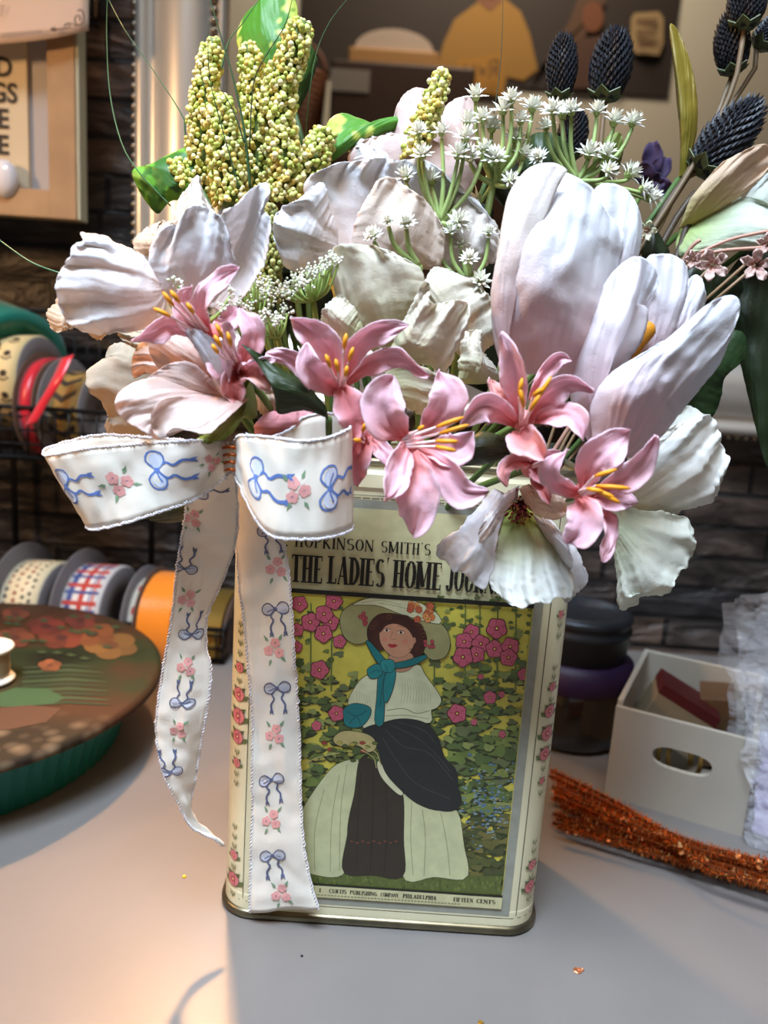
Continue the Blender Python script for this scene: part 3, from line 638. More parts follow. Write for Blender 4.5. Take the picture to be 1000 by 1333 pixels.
# ------------------------------------------------------------------ clear plastic bag leaning at the right edge
def bag_sheet(name, corners, m_, parent, seed, amp=.006, n=34):
    (a, b1), (c_, d) = corners; V = []
    for j in range(n):
        for i in range(n):
            u, v = i/(n-1), j/(n-1); p = lerp(lerp(a, b1, u), lerp(c_, d, u), v)
            k = amp*(nz(u*5, v*6, seed)+.6*nz(u*13, v*11, seed)+.4*abs(nz(u*21, v*25, seed)))
            V.append(p+np.array([k*.8, -k, k*.2]))
    return mesh(name, V, [(j*n+i, j*n+i+1, (j+1)*n+i+1, (j+1)*n+i) for j in range(n-1) for i in range(n-1)], m_, parent, smooth=True, solid=.0002)
PLAS = mat('clear_cellophane', (235, 235, 240), .10, alpha=.16, bump=1.0, bscale=55, bdist=.012)
bg = thing('cellophane_bag', 'crumpled clear cellophane bag standing at the right edge by the crate', 'bag', G(985, 1100))
g0, g1 = G(972, 1102), G(1120, 1150); h0, h1 = P(955, 800, .07), P(1100, 770, .04)
bag_sheet('front_film', ((g0+[0, 0, .001], g1+[0, 0, .001]), (h0, h1)), PLAS, bg, 2.2)
bag_sheet('back_film', ((g0+[.004, .022, .001], g1+[.004, .03, .001]), (h0+[.0, .022, 0], h1+[0, .03, 0])), PLAS, bg, 5.2)
tp = thing('tissue_bundle', 'pale lilac tissue folded inside the cellophane bag', 'tissue paper', G(992, 1098)+[.006, .008, 0])
gg, g2 = G(978, 1098)+np.array([.004, .010, .002]), G(1100, 1140)+np.array([.004, .012, .002])
bag_sheet('tissue_sheet', ((gg, g2), (P(990, 955, .075), P(1100, 940, .05))), mat('lilac_tissue', (196, 188, 214), .7, trans=.2), tp, 8.1, .005)

# ------------------------------------------------------------------ copper tinsel stems
CU = mat('copper_tinsel', rough=.34, metal=.75, attr=True)
rr = random.Random(11)
NS = 17
for k in range(NS):
    lay = k // 6; j = k % 6
    y0 = lerp(1012, 1092, (j+.5*(lay % 2))/6.5)+rr.uniform(-6, 6); x0 = rr.uniform(716, 734)
    if k == 16: y0, x0 = 1003, 717
    zt = .004+lay*.0062+(0.006 if y0 < 1030 else 0)
    y1 = lerp(1108, 1158, (j+.5*(lay % 2))/6.5)
    a = G(x0, y0+6, 0); a[2] = 0; e = G(1085, y1+32, 0)
    # keep the tips where they show: a lifted stem sits nearer the camera
    a = G(x0, y0, zt); m1 = G(820, lerp(y0, 1088, .35)+(22), zt*.9+.001); m2 = G(920, lerp(y1, 1100, .3)-3, zt*.9+.001); e = G(1090, y1+34, zt)
    pts = cr([a, m1, m2, e], 46); gc = (244, 140, 52) if k % 3 else (226, 112, 38)
    lab = ['copper tinsel stem fanned out at the tin side of the bundle', 'topmost copper tinsel stem, its tip raised beside the tin'][k == 16]
    q = MB(); q.color((120, 56, 18)); q.tube(pts, .0011, 6); q.color(gc)
    for i in range(1150):
        s_ = rr.random()*(len(pts)-1.001); i0 = int(s_); p = lerp(pts[i0], pts[i0+1], s_-i0); tt = unit(pts[i0+1]-pts[i0])
        v = unit(np.array([rr.gauss(0, 1), rr.gauss(0, 1), rr.gauss(0, 1)])); v = unit(v-tt*(v@tt)*.7); sdv = unit(np.cross(v, tt)+tt*rr.uniform(-.5, .5))
        L_ = rr.uniform(.0022, .0044); ww = .00038 if rr.random() < .92 else .0011
        q.color((255, 214, 150) if ww > .001 else gc if rr.random() < .75 else (250, 176, 96)); q.add([p-sdv*ww, p+sdv*ww, p+v*L_+sdv*ww*.6, p+v*L_-sdv*ww*.6], [(0, 1, 2, 3)])  # the few wide flakes get a pale colour as painted sparkle
    V = np.array(q.V); V[:, 2] = np.maximum(V[:, 2], .0003); q.V = [tuple(v) for v in V]
    o = q.build('tinsel_stem', CU, cols=True, smooth=False, loc=tuple(a)); tag(o, lab, 'craft stem', 'copper tinsel stems in the bundle')
    if k == 16: del o['group']
# specks of glitter on the table
for (x, y, s_, col, lab) in ((752, 1263, .0022, (210, 130, 90), 'small copper sequin lying on the grey table, lower right'), (757, 1262, .0014, (220, 150, 110), 'tiny copper glitter chip touching the sequin'), (626, 1331, .0014, (200, 150, 60), 'gold glitter fleck at the bottom edge of the table'), (240, 1141, .0012, (240, 190, 40), 'bright gold glitter fleck left of the tin'), (393, 1244, .0007, (30, 30, 30), 'tiny black fleck in front of the tin')):
    g = G(x, y, .0004); q = MB(); q.color(col).lathe([(0, .0006), (s_*.7, .0007), (s_, .0003), (s_*.8, 0), (0, 0)], (g[0], g[1], 0), 7); tag(q.build('glitter_fleck', CU if y != 1244 else ATT, cols=True, smooth=False, loc=(g[0], g[1], 0)), lab, 'glitter')

# ------------------------------------------------------------------ the tin
TA, TB, TR, TT = .0815, .045, .016, .240
def per(s, out=0.0):
    """front half of the rounded rectangle: s = distance along the perimeter from the middle of the front -> x, y, normal"""
    sg = 1 if s >= 0 else -1; s = abs(s); f1 = TA-TR; q = TR*math.pi/2
    if s < f1: return np.array([sg*s, -TB-out]), np.array([0, -1.])
    if s < f1+q:
        a = (s-f1)/TR; return np.array([sg*(f1+(TR+out)*math.sin(a)), -TB+TR-(TR+out)*math.cos(a)]), np.array([sg*math.sin(a), -math.cos(a)])
    return np.array([sg*(TA+out), -TB+TR+(s-f1-q)]), np.array([sg, 0.])
def ring(out, z):
    P_ = []
    for cx, cy, a0 in ((TA-TR, -TB+TR, -90), (TA-TR, TB-TR, 0), (-TA+TR, TB-TR, 90), (-TA+TR, -TB+TR, 180)):
        for a in np.linspace(a0, a0+90, 13): P_.append((cx+(TR+out)*math.cos(math.radians(a)), cy+(TR+out)*math.sin(math.radians(a)), z))
    return P_
def shell(prof):
    V = []; n = 52
    for o_, z in prof: V += ring(o_, z)
    return V, [(i*n+j, i*n+(j+1) % n, (i+1)*n+(j+1) % n, (i+1)*n+j) for i in range(len(prof)-1) for j in range(n)]
tin = thing('decorative_tin', 'tall cream tin with a garden lady cover, holding the bouquet', 'tin', (0, 0, 0))
CREAM = mat('cream_enamel', (220, 212, 176), .38, coat=.15, noise_mix=.04, nscale=60, bump=.05, bscale=500)
V, F = shell([(.0002, .0045), (.0002, .0125), (0, .0135), (0, TT-.014), (.0010, TT-.012), (.0010, TT-.006), (0, TT-.004), (0, TT), (-.0014, TT), (-.0014, .006)])
mesh('tin_body', V, F, CREAM, tin, smooth=False)
V, F = shell([(-.004, .0004), (.0012, .0002), (.0022, .0012), (.0022, .0034), (.0012, .0046), (.0001, .0050)]); n0 = len(V); V += ring(-.004, .0004)
mesh('base_rim', V, F, mat('tarnished_tin', (120, 112, 90), .35, .85, noise_mix=.4, nscale=60), tin)
V = ring(-.0015, .02); mesh('inner_floor', V, [tuple(range(52))], CREAM, tin)
V, F = shell([(-.0002, TT-.002), (.0010, TT-.001), (.0010, TT+.0008), (-.0010, TT+.0014), (-.0018, TT-.001)])
mesh('top_rim', V, F, mat('rolled_tin_edge', (150, 142, 116), .35, .7), tin)
art = MB(); al = [0]
FY = -TB-.00025
def ap(pts, col, raw=False):
    al[0] += 1; y = FY-al[0]*2.2e-7; art.color(col)
    if not raw: pts = [(min(max(x, fxl(yy)), fxr(yy)), yy) for x, yy in pts]
    art.poly([(x, y, z) for x, z in pts] if raw else [tuple(P(x, yy, y)) for x, yy in pts])
ZT = .222
ap([(-.0665, .0105), (.0665, .0105), (.0665, ZT), (-.0665, ZT)], (150, 150, 136), True)
ap([(-.0620, .0140), (.0620, .0140), (.0620, ZT-.004), (-.0620, ZT-.004)], (196, 190, 146), True)
fx = lambda p: P(*p, FY)
lft = -.0620; rgt = .0620
zt = fx((540, 776))[2]-.0012; zbm = fx((530, 1152))[2]
ap([(lft, zbm), (rgt, zbm), (rgt, zt), (lft, zt)], (206, 192, 78), True)
C2 = lambda pts: [(350+x*.4, 680+y*.4) for x, y in pts]
C3 = lambda pts: [(350+x*.4, 900+y*.4) for x, y in pts]
ra = random.Random(21)
def leafp(x, y, s, a, col):
    pts = []
    for k in range(9):
        q = 2*math.pi*k/9; r = s*(1+.28*math.sin(3*q+a)+.15*math.sin(5*q))
        pts.append((x+r*math.cos(q)*1.25, y+r*math.sin(q)*.72))
    pts = [(min(max(p[0], fxl(p[1])), fxr(p[1])), p[1]) for p in pts]
    ap(pts, col)
def fxl(y): return 348-(y-780)*.02 if False else proj((lft, FY, .1))[0]-(y-700)*0+0*0 if False else 340
_r = [proj((rgt-.0004, FY, z)) for z in (.03, .18)]
def fxr(y): return _r[0][0]+(_r[1][0]-_r[0][0])*(y-_r[0][1])/(_r[1][1]-_r[0][1])
_l = [proj((lft+.0004, FY, z)) for z in (.03, .18)]
def fxl(y): return _l[0][0]+(_l[1][0]-_l[0][0])*(y-_l[0][1])/(_l[1][1]-_l[0][1])
# foliage: thin stalks high up, dense leaf masses low down
for k in range(1500):
    x = ra.uniform(345, 700); y = 1142-(ra.random()**1.0)*365
    stalk = min(abs(x-v) for v in (362, 395, 405, 432, 440, 566, 606, 625, 648, 672, 694, 585))
    dens = 1 if y > 930 else (.8 if stalk < 8 else .0) if y < 860 else (.85 if stalk < 15 else .30)
    if 470 < x < 560 and y < 900: dens = 0
    if ra.random() > dens: continue
    s_ = ra.uniform(2.2, 4) if y < 850 else ra.uniform(3, 7) if y < 950 else ra.uniform(4, 11)
    g = ra.choice(((106, 122, 60), (124, 136, 66), (88, 106, 56), (80, 94, 50), (140, 148, 82), (102, 110, 70)))
    if y > 1060: g = ra.choice(((98, 96, 50), (84, 88, 46), (112, 104, 56), (72, 78, 44)))
    if y > 880: leafp(x+.8, y+1.2, s_*1.07, 1, (56, 62, 34))
    leafp(x, y, s_, ra.random()*6, g)
for k in range(230):
    x = ra.gauss(640, 26); y = ra.gauss(1045, 26)
    if x > 590: leafp(x, y, ra.uniform(1, 2.2), 1, ra.choice(((104, 132, 150), (86, 112, 136), (130, 150, 150), (150, 140, 84))))
for k in range(60): leafp(ra.gauss(372, 12), ra.gauss(1020, 22), ra.uniform(1, 2.4), 1, ra.choice(((70, 120, 124), (96, 130, 120), (150, 60, 60))))
for x in (362, 405, 432, 566, 606, 625, 648, 672, 694):
    ap([(x-.8, 785), (x+.8, 785), (x+.2, 900), (x-1.6, 900)], (96, 112, 58))
def holly(x, y, r, col=(196, 92, 110)):
    w_ = [(x+r*(1+.09*math.sin(5*q+x))*math.cos(q), y+r*(1+.09*math.sin(5*q+x))*math.sin(q)) for q in np.linspace(0, 6.28, 22, endpoint=False)]
    ap([(x+(p[0]-x)*1.1, y+(p[1]-y)*1.1) for p in w_], (84, 40, 44)); ap(w_, col)
    for k in range(5):
        q = k*1.257+x; ap([(x+r*.25*math.cos(q), y+r*.25*math.sin(q)), (x+r*.9*math.cos(q-.07), y+r*.9*math.sin(q-.07)), (x+r*.9*math.cos(q+.07), y+r*.9*math.sin(q+.07))], (164, 62, 84))
    ap(E(x, y, r*.27, r*.27, 9), (140, 40, 60)); ap(E(x, y, r*.13, r*.13, 7), (214, 196, 96))
for cx, cy, r in ((100, 265, 24), (135, 325, 28), (200, 325, 26), (180, 298, 27), (212, 256, 26), (178, 362, 27), (230, 388, 20), (165, 480, 28), (220, 622, 24), (92, 350, 20), (90, 405, 18), (155, 662, 15),
                 (660, 357, 24), (742, 345, 31), (636, 388, 27), (690, 395, 27), (676, 430, 25), (632, 438, 30), (735, 412, 27), (786, 404, 27), (780, 440, 26), (830, 495, 19), (854, 478, 17), (720, 570, 20), (613, 622, 29), (690, 502, 9), (758, 560, 10), (668, 650, 10), (760, 690, 11)):
    holly(350+cx*.4, 680+cy*.4, r*.4)
OUT = (48, 44, 30)
def fig(pts, col, C_=C2, grow=.8):
    q = C_(pts); q = [tuple(v) for v in cr(q, max(24, len(q)*5), True)]
    cx = sum(p[0] for p in q)/len(q); cy = sum(p[1] for p in q)/len(q)
    if grow:
        o_ = []
        for i in range(len(q)):
            t = unit(np.array(q[(i+1) % len(q)])-np.array(q[i-1])); nn = np.array([t[1], -t[0]])
            ar = sum(q[k][0]*q[(k+1) % len(q)][1]-q[(k+1) % len(q)][0]*q[k][1] for k in range(0, len(q)))
            o_.append(tuple(np.array(q[i])+nn*grow*(1 if ar > 0 else -1)))
        ap(o_, OUT)
    ap(q, col)
def line(pts, w_, col, C_=C2, w1=None):
    for q in stroke(cr(C_(pts), 14), w_, w1): ap([tuple(v) for v in q], col)
# grass, skirt, apron, shawl
fig([(60, 592), (300, 588), (600, 600), (830, 606), (800, 660), (400, 645), (60, 630)], (88, 98, 46), C3, 0)
for k in range(160):
    x = ra.uniform(352, 655); y = 1143+ra.uniform(-6, 10)+(x-350)*.02; ap([(x-1.6, y+2), (x+1.6, y+2), (x+ra.uniform(-1, 1), y-3.5)], ra.choice(((110, 118, 58), (70, 82, 38), (96, 106, 52))))
fig([(290, 222), (250, 226), (205, 250), (150, 320), (105, 395), (85, 470), (100, 560), (130, 592), (245, 592), (257, 430), (290, 280)], (188, 190, 146), C3)
fig([(436, 335), (480, 365), (540, 388), (612, 388), (635, 500), (645, 606), (540, 604), (435, 600)], (192, 194, 150), C3)
fig([(298, 220), (345, 232), (400, 300), (436, 338), (438, 480), (436, 602), (340, 598), (244, 588), (256, 470), (280, 330)], (54, 46, 36), C3)
for a in ([(180, 320), (150, 450), (150, 585)], [(230, 270), (205, 420), (200, 588)], [(255, 240), (235, 380), (230, 585)], [(500, 385), (510, 480), (505, 600)], [(560, 395), (580, 500), (590, 600)], [(465, 360), (462, 480), (470, 600)]): line(a, .9, (140, 142, 104), C3)
for a in ([(300, 260), (290, 420), (285, 588)], [(380, 300), (385, 450), (375, 595)], [(340, 250), (338, 420), (330, 590)]): line(a, .8, (34, 28, 22), C3)
for k in range(9): ap(C3(E(270+k*18, 488+(k % 2)*5, 6, 3, 6)), (110, 60, 44))
fig([(356, 226), (385, 262), (430, 318), (436, 338), (415, 330), (375, 290), (356, 255)], (206, 204, 166), C3)
# blouse
fig([(330, 500), (372, 478), (480, 462), (510, 498), (560, 572), (545, 605), (528, 610), (525, 652), (440, 640), (362, 660), (312, 672), (300, 640), (258, 592), (285, 530), (315, 500)], (206, 206, 166))
for k in range(11): line([(432+k*8, 500+k*2), (436+k*9, 540+k*2), (430+k*9.5, 590)], .5, (164, 166, 124))
line([(385, 612), (440, 606), (480, 622), (525, 612)], 1.1, (140, 140, 104)); line([(380, 630), (450, 628), (520, 640)], .9, (150, 150, 112))
for k in range(6): line([(285+k*8, 545+k*4), (290+k*8, 590), (305+k*6, 640)], .5, (164, 166, 124))
# shawl over the arm, glove
fig([(305, 128), (380, 100), (440, 90), (510, 104), (550, 150), (572, 215), (608, 255), (616, 310), (626, 358), (600, 388), (540, 384), (480, 362), (430, 320), (380, 262), (352, 182)], (40, 42, 40), C3)
for a in ([(380, 125), (440, 180), (520, 200), (600, 290)], [(400, 110), (480, 150), (540, 200), (590, 260)], [(370, 150), (420, 230), (480, 300), (590, 350)], [(420, 100), (500, 125), (545, 170)]): line(a, 1.1, (62, 64, 60), C3)
fig([(212, 150), (240, 130), (290, 132), (335, 148), (350, 180), (325, 198), (290, 176), (240, 178), (215, 168)], (178, 164, 108), C3)
for k in range(26):
    x = ra.uniform(140, 345); y = 165+ra.uniform(0, 60); fig([(x-9, y), (x, y-5), (x+11, y+1), (x, y+6)], ra.choice(((120, 124, 56), (76, 86, 40), (160, 150, 70), (150, 60, 50), (96, 104, 50))), C3, .4)
for a in ([(230, 200), (160, 215), (105, 240)], [(300, 190), (340, 215), (350, 250)], [(310, 180), (350, 200), (365, 245)]): line(a, 1.0, (190, 176, 120), C3)
# teal bow at the cuff
fig([(246, 605), (280, 590), (325, 600), (332, 622), (312, 655), (285, 668), (250, 660), (244, 630)], (30, 116, 116)); line([(255, 615), (285, 630), (320, 612)], .9, (18, 72, 76)); line([(262, 655), (285, 632), (300, 660)], .9, (18, 72, 76))
# hat, hair, face, ribbon
fig([(237, 352), (233, 310), (250, 280), (300, 258), (380, 262), (450, 285), (540, 318), (578, 350), (590, 395), (578, 432), (552, 446), (520, 440), (470, 380), (400, 330), (330, 345), (322, 382), (290, 396), (255, 382)], (156, 150, 100))
fig([(326, 335), (360, 300), (420, 300), (480, 325), (512, 368), (505, 415), (480, 445), (455, 440), (400, 400), (372, 415), (340, 405), (322, 372)], (72, 38, 28))
fig([(398, 428), (462, 425), (470, 468), (430, 488), (392, 468)], (186, 136, 104), C2, .4)
fig([(362, 350), (374, 318), (420, 316), (462, 338), (474, 376), (466, 412), (440, 436), (404, 436), (376, 412), (362, 384)], (200, 144, 112), C2, .4)
fig([(362, 360), (366, 322), (410, 302), (460, 322), (482, 356), (478, 396), (468, 372), (448, 345), (410, 330), (380, 338)], (64, 34, 26), C2, 0)
for ex, ey in ((384, 351), (430, 358)): ap(C2(E(ex, ey, 10, 5, 10)), (224, 204, 180)); ap(C2(E(ex, ey, 4.5, 4.8, 8)), (44, 28, 24)); line([(ex-12, ey-2), (ex, ey-7), (ex+12, ey-2)], .7, (60, 34, 28)); line([(ex-12, ey-(14 if ex < 400 else 19)), (ex, ey-20), (ex+12, ey-(19 if ex < 400 else 13))], .6, (110, 70, 52))
line([(404, 356), (396, 376), (404, 382), (412, 379)], .8, (160, 100, 78)); ap(C2(E(378, 382, 10, 7, 10)), (206, 130, 108)); ap(C2(E(444, 388, 11, 8, 10)), (206, 130, 108))
ap(C2([(386, 398), (396, 394), (402, 397), (410, 395), (420, 401), (408, 408), (396, 408)]), (176, 52, 50)); line([(386, 399), (402, 401), (420, 401)], .5, (110, 30, 30)); ap(C2(E(474, 384, 5, 11, 8)), (190, 132, 104))
fig([(272, 268), (330, 246), (420, 242), (490, 262), (545, 295), (560, 328), (510, 322), (430, 298), (360, 272), (300, 268)], (208, 208, 168))
for a in ([(300, 262), (360, 254), (430, 268)], [(360, 262), (430, 276), (500, 300)]): line(a, .8, (160, 160, 120))
for k in range(34):
    q_ = ra.uniform(0, 6.28); hx, hy = 415+88*math.cos(q_), 368+62*math.sin(q_)
    if not (350 < hx < 455 and hy > 318): line([(hx-7, hy-4), (hx, hy-8), (hx+8, hy), (hx+1, hy+7), (hx-6, hy+2)], .7, ra.choice(((96, 54, 38), (44, 24, 20), (120, 70, 46))))
for k in range(15): holly(350+.4*ra.uniform(445, 545), 680+.4*ra.uniform(262, 320), 4.2, ra.choice(((206, 120, 56), (220, 150, 80), (190, 96, 60))))
for k in range(8): holly(350+.4*ra.uniform(288, 335), 680+.4*ra.uniform(295, 335), 2.6, (170, 66, 74))
for k in range(6): holly(350+.4*ra.uniform(500, 545), 680+.4*ra.uniform(375, 410), 2.4, (170, 66, 74))
fig([(318, 392), (330, 390), (382, 450), (400, 470), (380, 480), (350, 450)], (28, 112, 112)); fig([(505, 432), (512, 442), (460, 468), (405, 474), (400, 462), (450, 450)], (28, 112, 112))
fig([(360, 480), (392, 478), (378, 560), (372, 655), (346, 652), (352, 570)], (28, 112, 112)); fig([(385, 478), (412, 480), (404, 540), (380, 590), (374, 540)], (34, 122, 120))
fig([(322, 478), (350, 462), (372, 472), (362, 500), (334, 508), (324, 496)], (34, 122, 120)); fig([(366, 452), (400, 448), (412, 466), (400, 486), (372, 484)], (38, 128, 126))
line([(376, 462), (386, 480), (372, 520), (362, 600)], .8, (16, 70, 74)); line([(330, 490), (350, 482), (364, 486)], .8, (16, 70, 74))
# ruled bars, masthead, caption
def bar(p0, p1, th, col):
    a, c = fx(p0), fx(p1); z = (a[2]+c[2])/2; ap([(lft, z-th/2), (rgt, z-th/2), (rgt, z+th/2), (lft, z+th/2)], col, True)
bar((380, 768), (704, 789), .0022, (34, 32, 26))
zc = (fx((400, 1154))[2]+fx((660, 1164))[2])/2
ap([(lft, zc-.0065), (rgt, zc-.0065), (rgt, zc+.0004), (lft, zc+.0004)], (200, 194, 150), True); ap([(lft, zc), (rgt, zc), (rgt, zc+.0013), (lft, zc+.0013)], (34, 34, 26), True)
INK = (30, 26, 22)
def words(s_, p0, p1, h, T=.185, t=.05):
    a, c = fx(p0), fx(p1)
    for poly_ in serif_text(s_, a[0], c[0], (a[2]+c[2])/2, h, T, t): ap(poly_, INK, True)
hcap = (fx((400, 721))[2]-fx((400, 757))[2])
words("THE", (379, 757), (421, 759), hcap); words("LADIES'", (427, 758), (507, 765), hcap); words("HOME", (511, 764), (575, 768), hcap); words("JOURNAL", (581, 768), (668, 774), hcap)
hs = fx((450, 702))[2]-fx((450, 717))[2]
a = fx((460, 716))[2]
for s_, xa, xb in ((". HOPKINSON", 372, 488), ("SMITH'S", 496, 562), ("NEW", 572, 608)):
    for poly_ in serif_text(s_, fx((xa, 716))[0], fx((xb, 716))[0], a, hs, .12, .05): ap(poly_, INK, True)
a = fx((500, 1174))[2]; 
for s_, xa, xb in (("BY", 400, 410), ("T.", 414, 421), ("CURTIS", 428, 451), ("PUBLISHING", 455, 491), ("COMPANY,", 495, 520), ("PHILADELPHIA", 524, 568), ("FIFTEEN", 590, 616), ("CENTS", 620, 645)):
    x0_, x1_ = proj((0, 0, 0)), 0
    for poly_ in serif_text(s_, fx((xa, 1172))[0], fx((xb, 1172))[0], zc-.0036, .0022, .17, .07): ap(poly_, (44, 38, 30), True)
for k in range(46):
    x0_ = lerp(fx((400, 1177))[0], fx((600, 1177))[0], k/46); ap([(x0_, zc-.0052), (x0_+.0011, zc-.0052), (x0_+.0011, zc-.0048), (x0_, zc-.0048)], (96, 90, 66), True)
em = C3([(770, 627)])[0]; ap(E(em[0], em[1]-1, 5.6, 5.6, 18), (36, 40, 26)); ap(E(em[0]-1.5, em[1]-3, 1.5, 1.4, 8), (120, 122, 66)); ap([(em[0]-4, em[1]), (em[0]+4, em[1]), (em[0]+4, em[1]+1), (em[0]-4, em[1]+1)], (120, 122, 66)); ap(E(em[0]+1.6, em[1]+2.4, 1.4, 1.2, 8), (120, 122, 66))
art.build('cover_picture', mat('cover_print', rough=.42, attr=True, coat=.12, noise_mix=.12, nscale=160), tin, cols=True, smooth=False)
# thin ruled lines and climbing rose trims round the corners
trim = MB(); tl = [0]
def tp_(pts, col):
    tl[0] += 1; V = []
    for s_, z in pts:
        xy, nn = per(s_, .00022+tl[0]*1.5e-6); V.append((xy[0], xy[1], z))
    trim.color(col); trim.poly(V)
for sg in (-1, 1):
    tp_([(sg*.0700, .0105), (sg*.0704, .0105), (sg*.0704, TT-.02), (sg*.0700, TT-.02)], (70, 62, 48))
for k in range(40):
    s0 = -.085+.17*k/40; tp_([(s0, .0091), (s0+.0042, .0091), (s0+.0042, .0095), (s0, .0095)], (84, 76, 56))
for k in range(40):
    s0 = -.085+.17*k/40; tp_([(s0, TT-.0175), (s0+.0036, TT-.0175), (s0+.0036, TT-.017), (s0, TT-.017)], (84, 76, 56)); tp_([(s0, TT-.0160), (s0+.0042, TT-.0160), (s0+.0042, TT-.0157), (s0, TT-.0157)], (84, 76, 56))
def rose(s0, z, r):
    for k in range(2):
        sg = (-1)**k; tp_([(s0+sg*r*.5, z-r*.9), (s0+sg*r*1.5, z-r*.6), (s0+sg*r*1.7, z+r*.1), (s0+sg*r*.9, z-r*.1)], (92, 104, 58)); tp_([(s0+sg*r*.2, z+r*.9), (s0+sg*r*1.2, z+r*1.2), (s0+sg*r*.8, z+r*.5)], (76, 90, 50))
    tp_([(s0+r*1.08*math.cos(q), z+r*1.08*math.sin(q)) for q in np.linspace(0, 6.28, 14, endpoint=False)], (120, 50, 56))
    tp_([(s0+r*math.cos(q), z+r*math.sin(q)) for q in np.linspace(0, 6.28, 14, endpoint=False)], (204, 118, 120)); tp_([(s0+r*.45*math.cos(q), z+r*.45*math.sin(q)) for q in np.linspace(0, 6.28, 10, endpoint=False)], (178, 64, 84)); tp_([(s0+r*.16*math.cos(q), z+r*.16*math.sin(q)) for q in np.linspace(0, 6.28, 8, endpoint=False)], (220, 200, 130))
def trims(s0, px, seq):
    for y, r in seq:
        z = P(px, y, -.041)[2]
        if r > 0: rose(s0, z, r)
        else:
            for k in range(3): q = s0+(k-1)*.0011; tp_([(q-.0005, z-.0016+abs(k-1)*.001), (q+.0005, z-.0016+abs(k-1)*.001), (q+(k-1)*.0004, z+.0022)], (110, 112, 64))
trims(-.0765, 312, [(812, 0), (822, 0), (836, 0), (850, 0), (868, .0026), (885, 0), (903, .0035), (931, .0040), (958, .0036), (978, 0), (992, .0024), (1006, 0), (1018, 0), (1075, 0), (1088, 0), (1100, 0), (1112, .0026), (1127, 0), (1143, .0038), (1162, 0)])
trims(.0768, 715, [(798, .0018), (812, 0), (826, 0), (868, 0), (880, 0), (893, .0022), (910, 0), (925, .0033), (954, .0037), (981, .0034), (1000, 0), (1016, .0018), (1032, 0), (1096, 0), (1108, 0), (1126, .0026), (1142, 0), (1154, .0034), (1170, 0)])
trim.build('painted_trim', mat('enamel_print', rough=.4, attr=True, coat=.15), tin, cols=True, smooth=False)
fo = thing('floral_foam', 'dark green foam block filling the tin under the flowers', 'foam', (0, 0, .0205))
b = MB(); b.box((-.074, -.038, .0215), (.074, .038, .222)); b.build('foam_block', mat('green_foam', (32, 44, 26), .9, bump=.5, bscale=300), fo, smooth=False, bevel=.004)

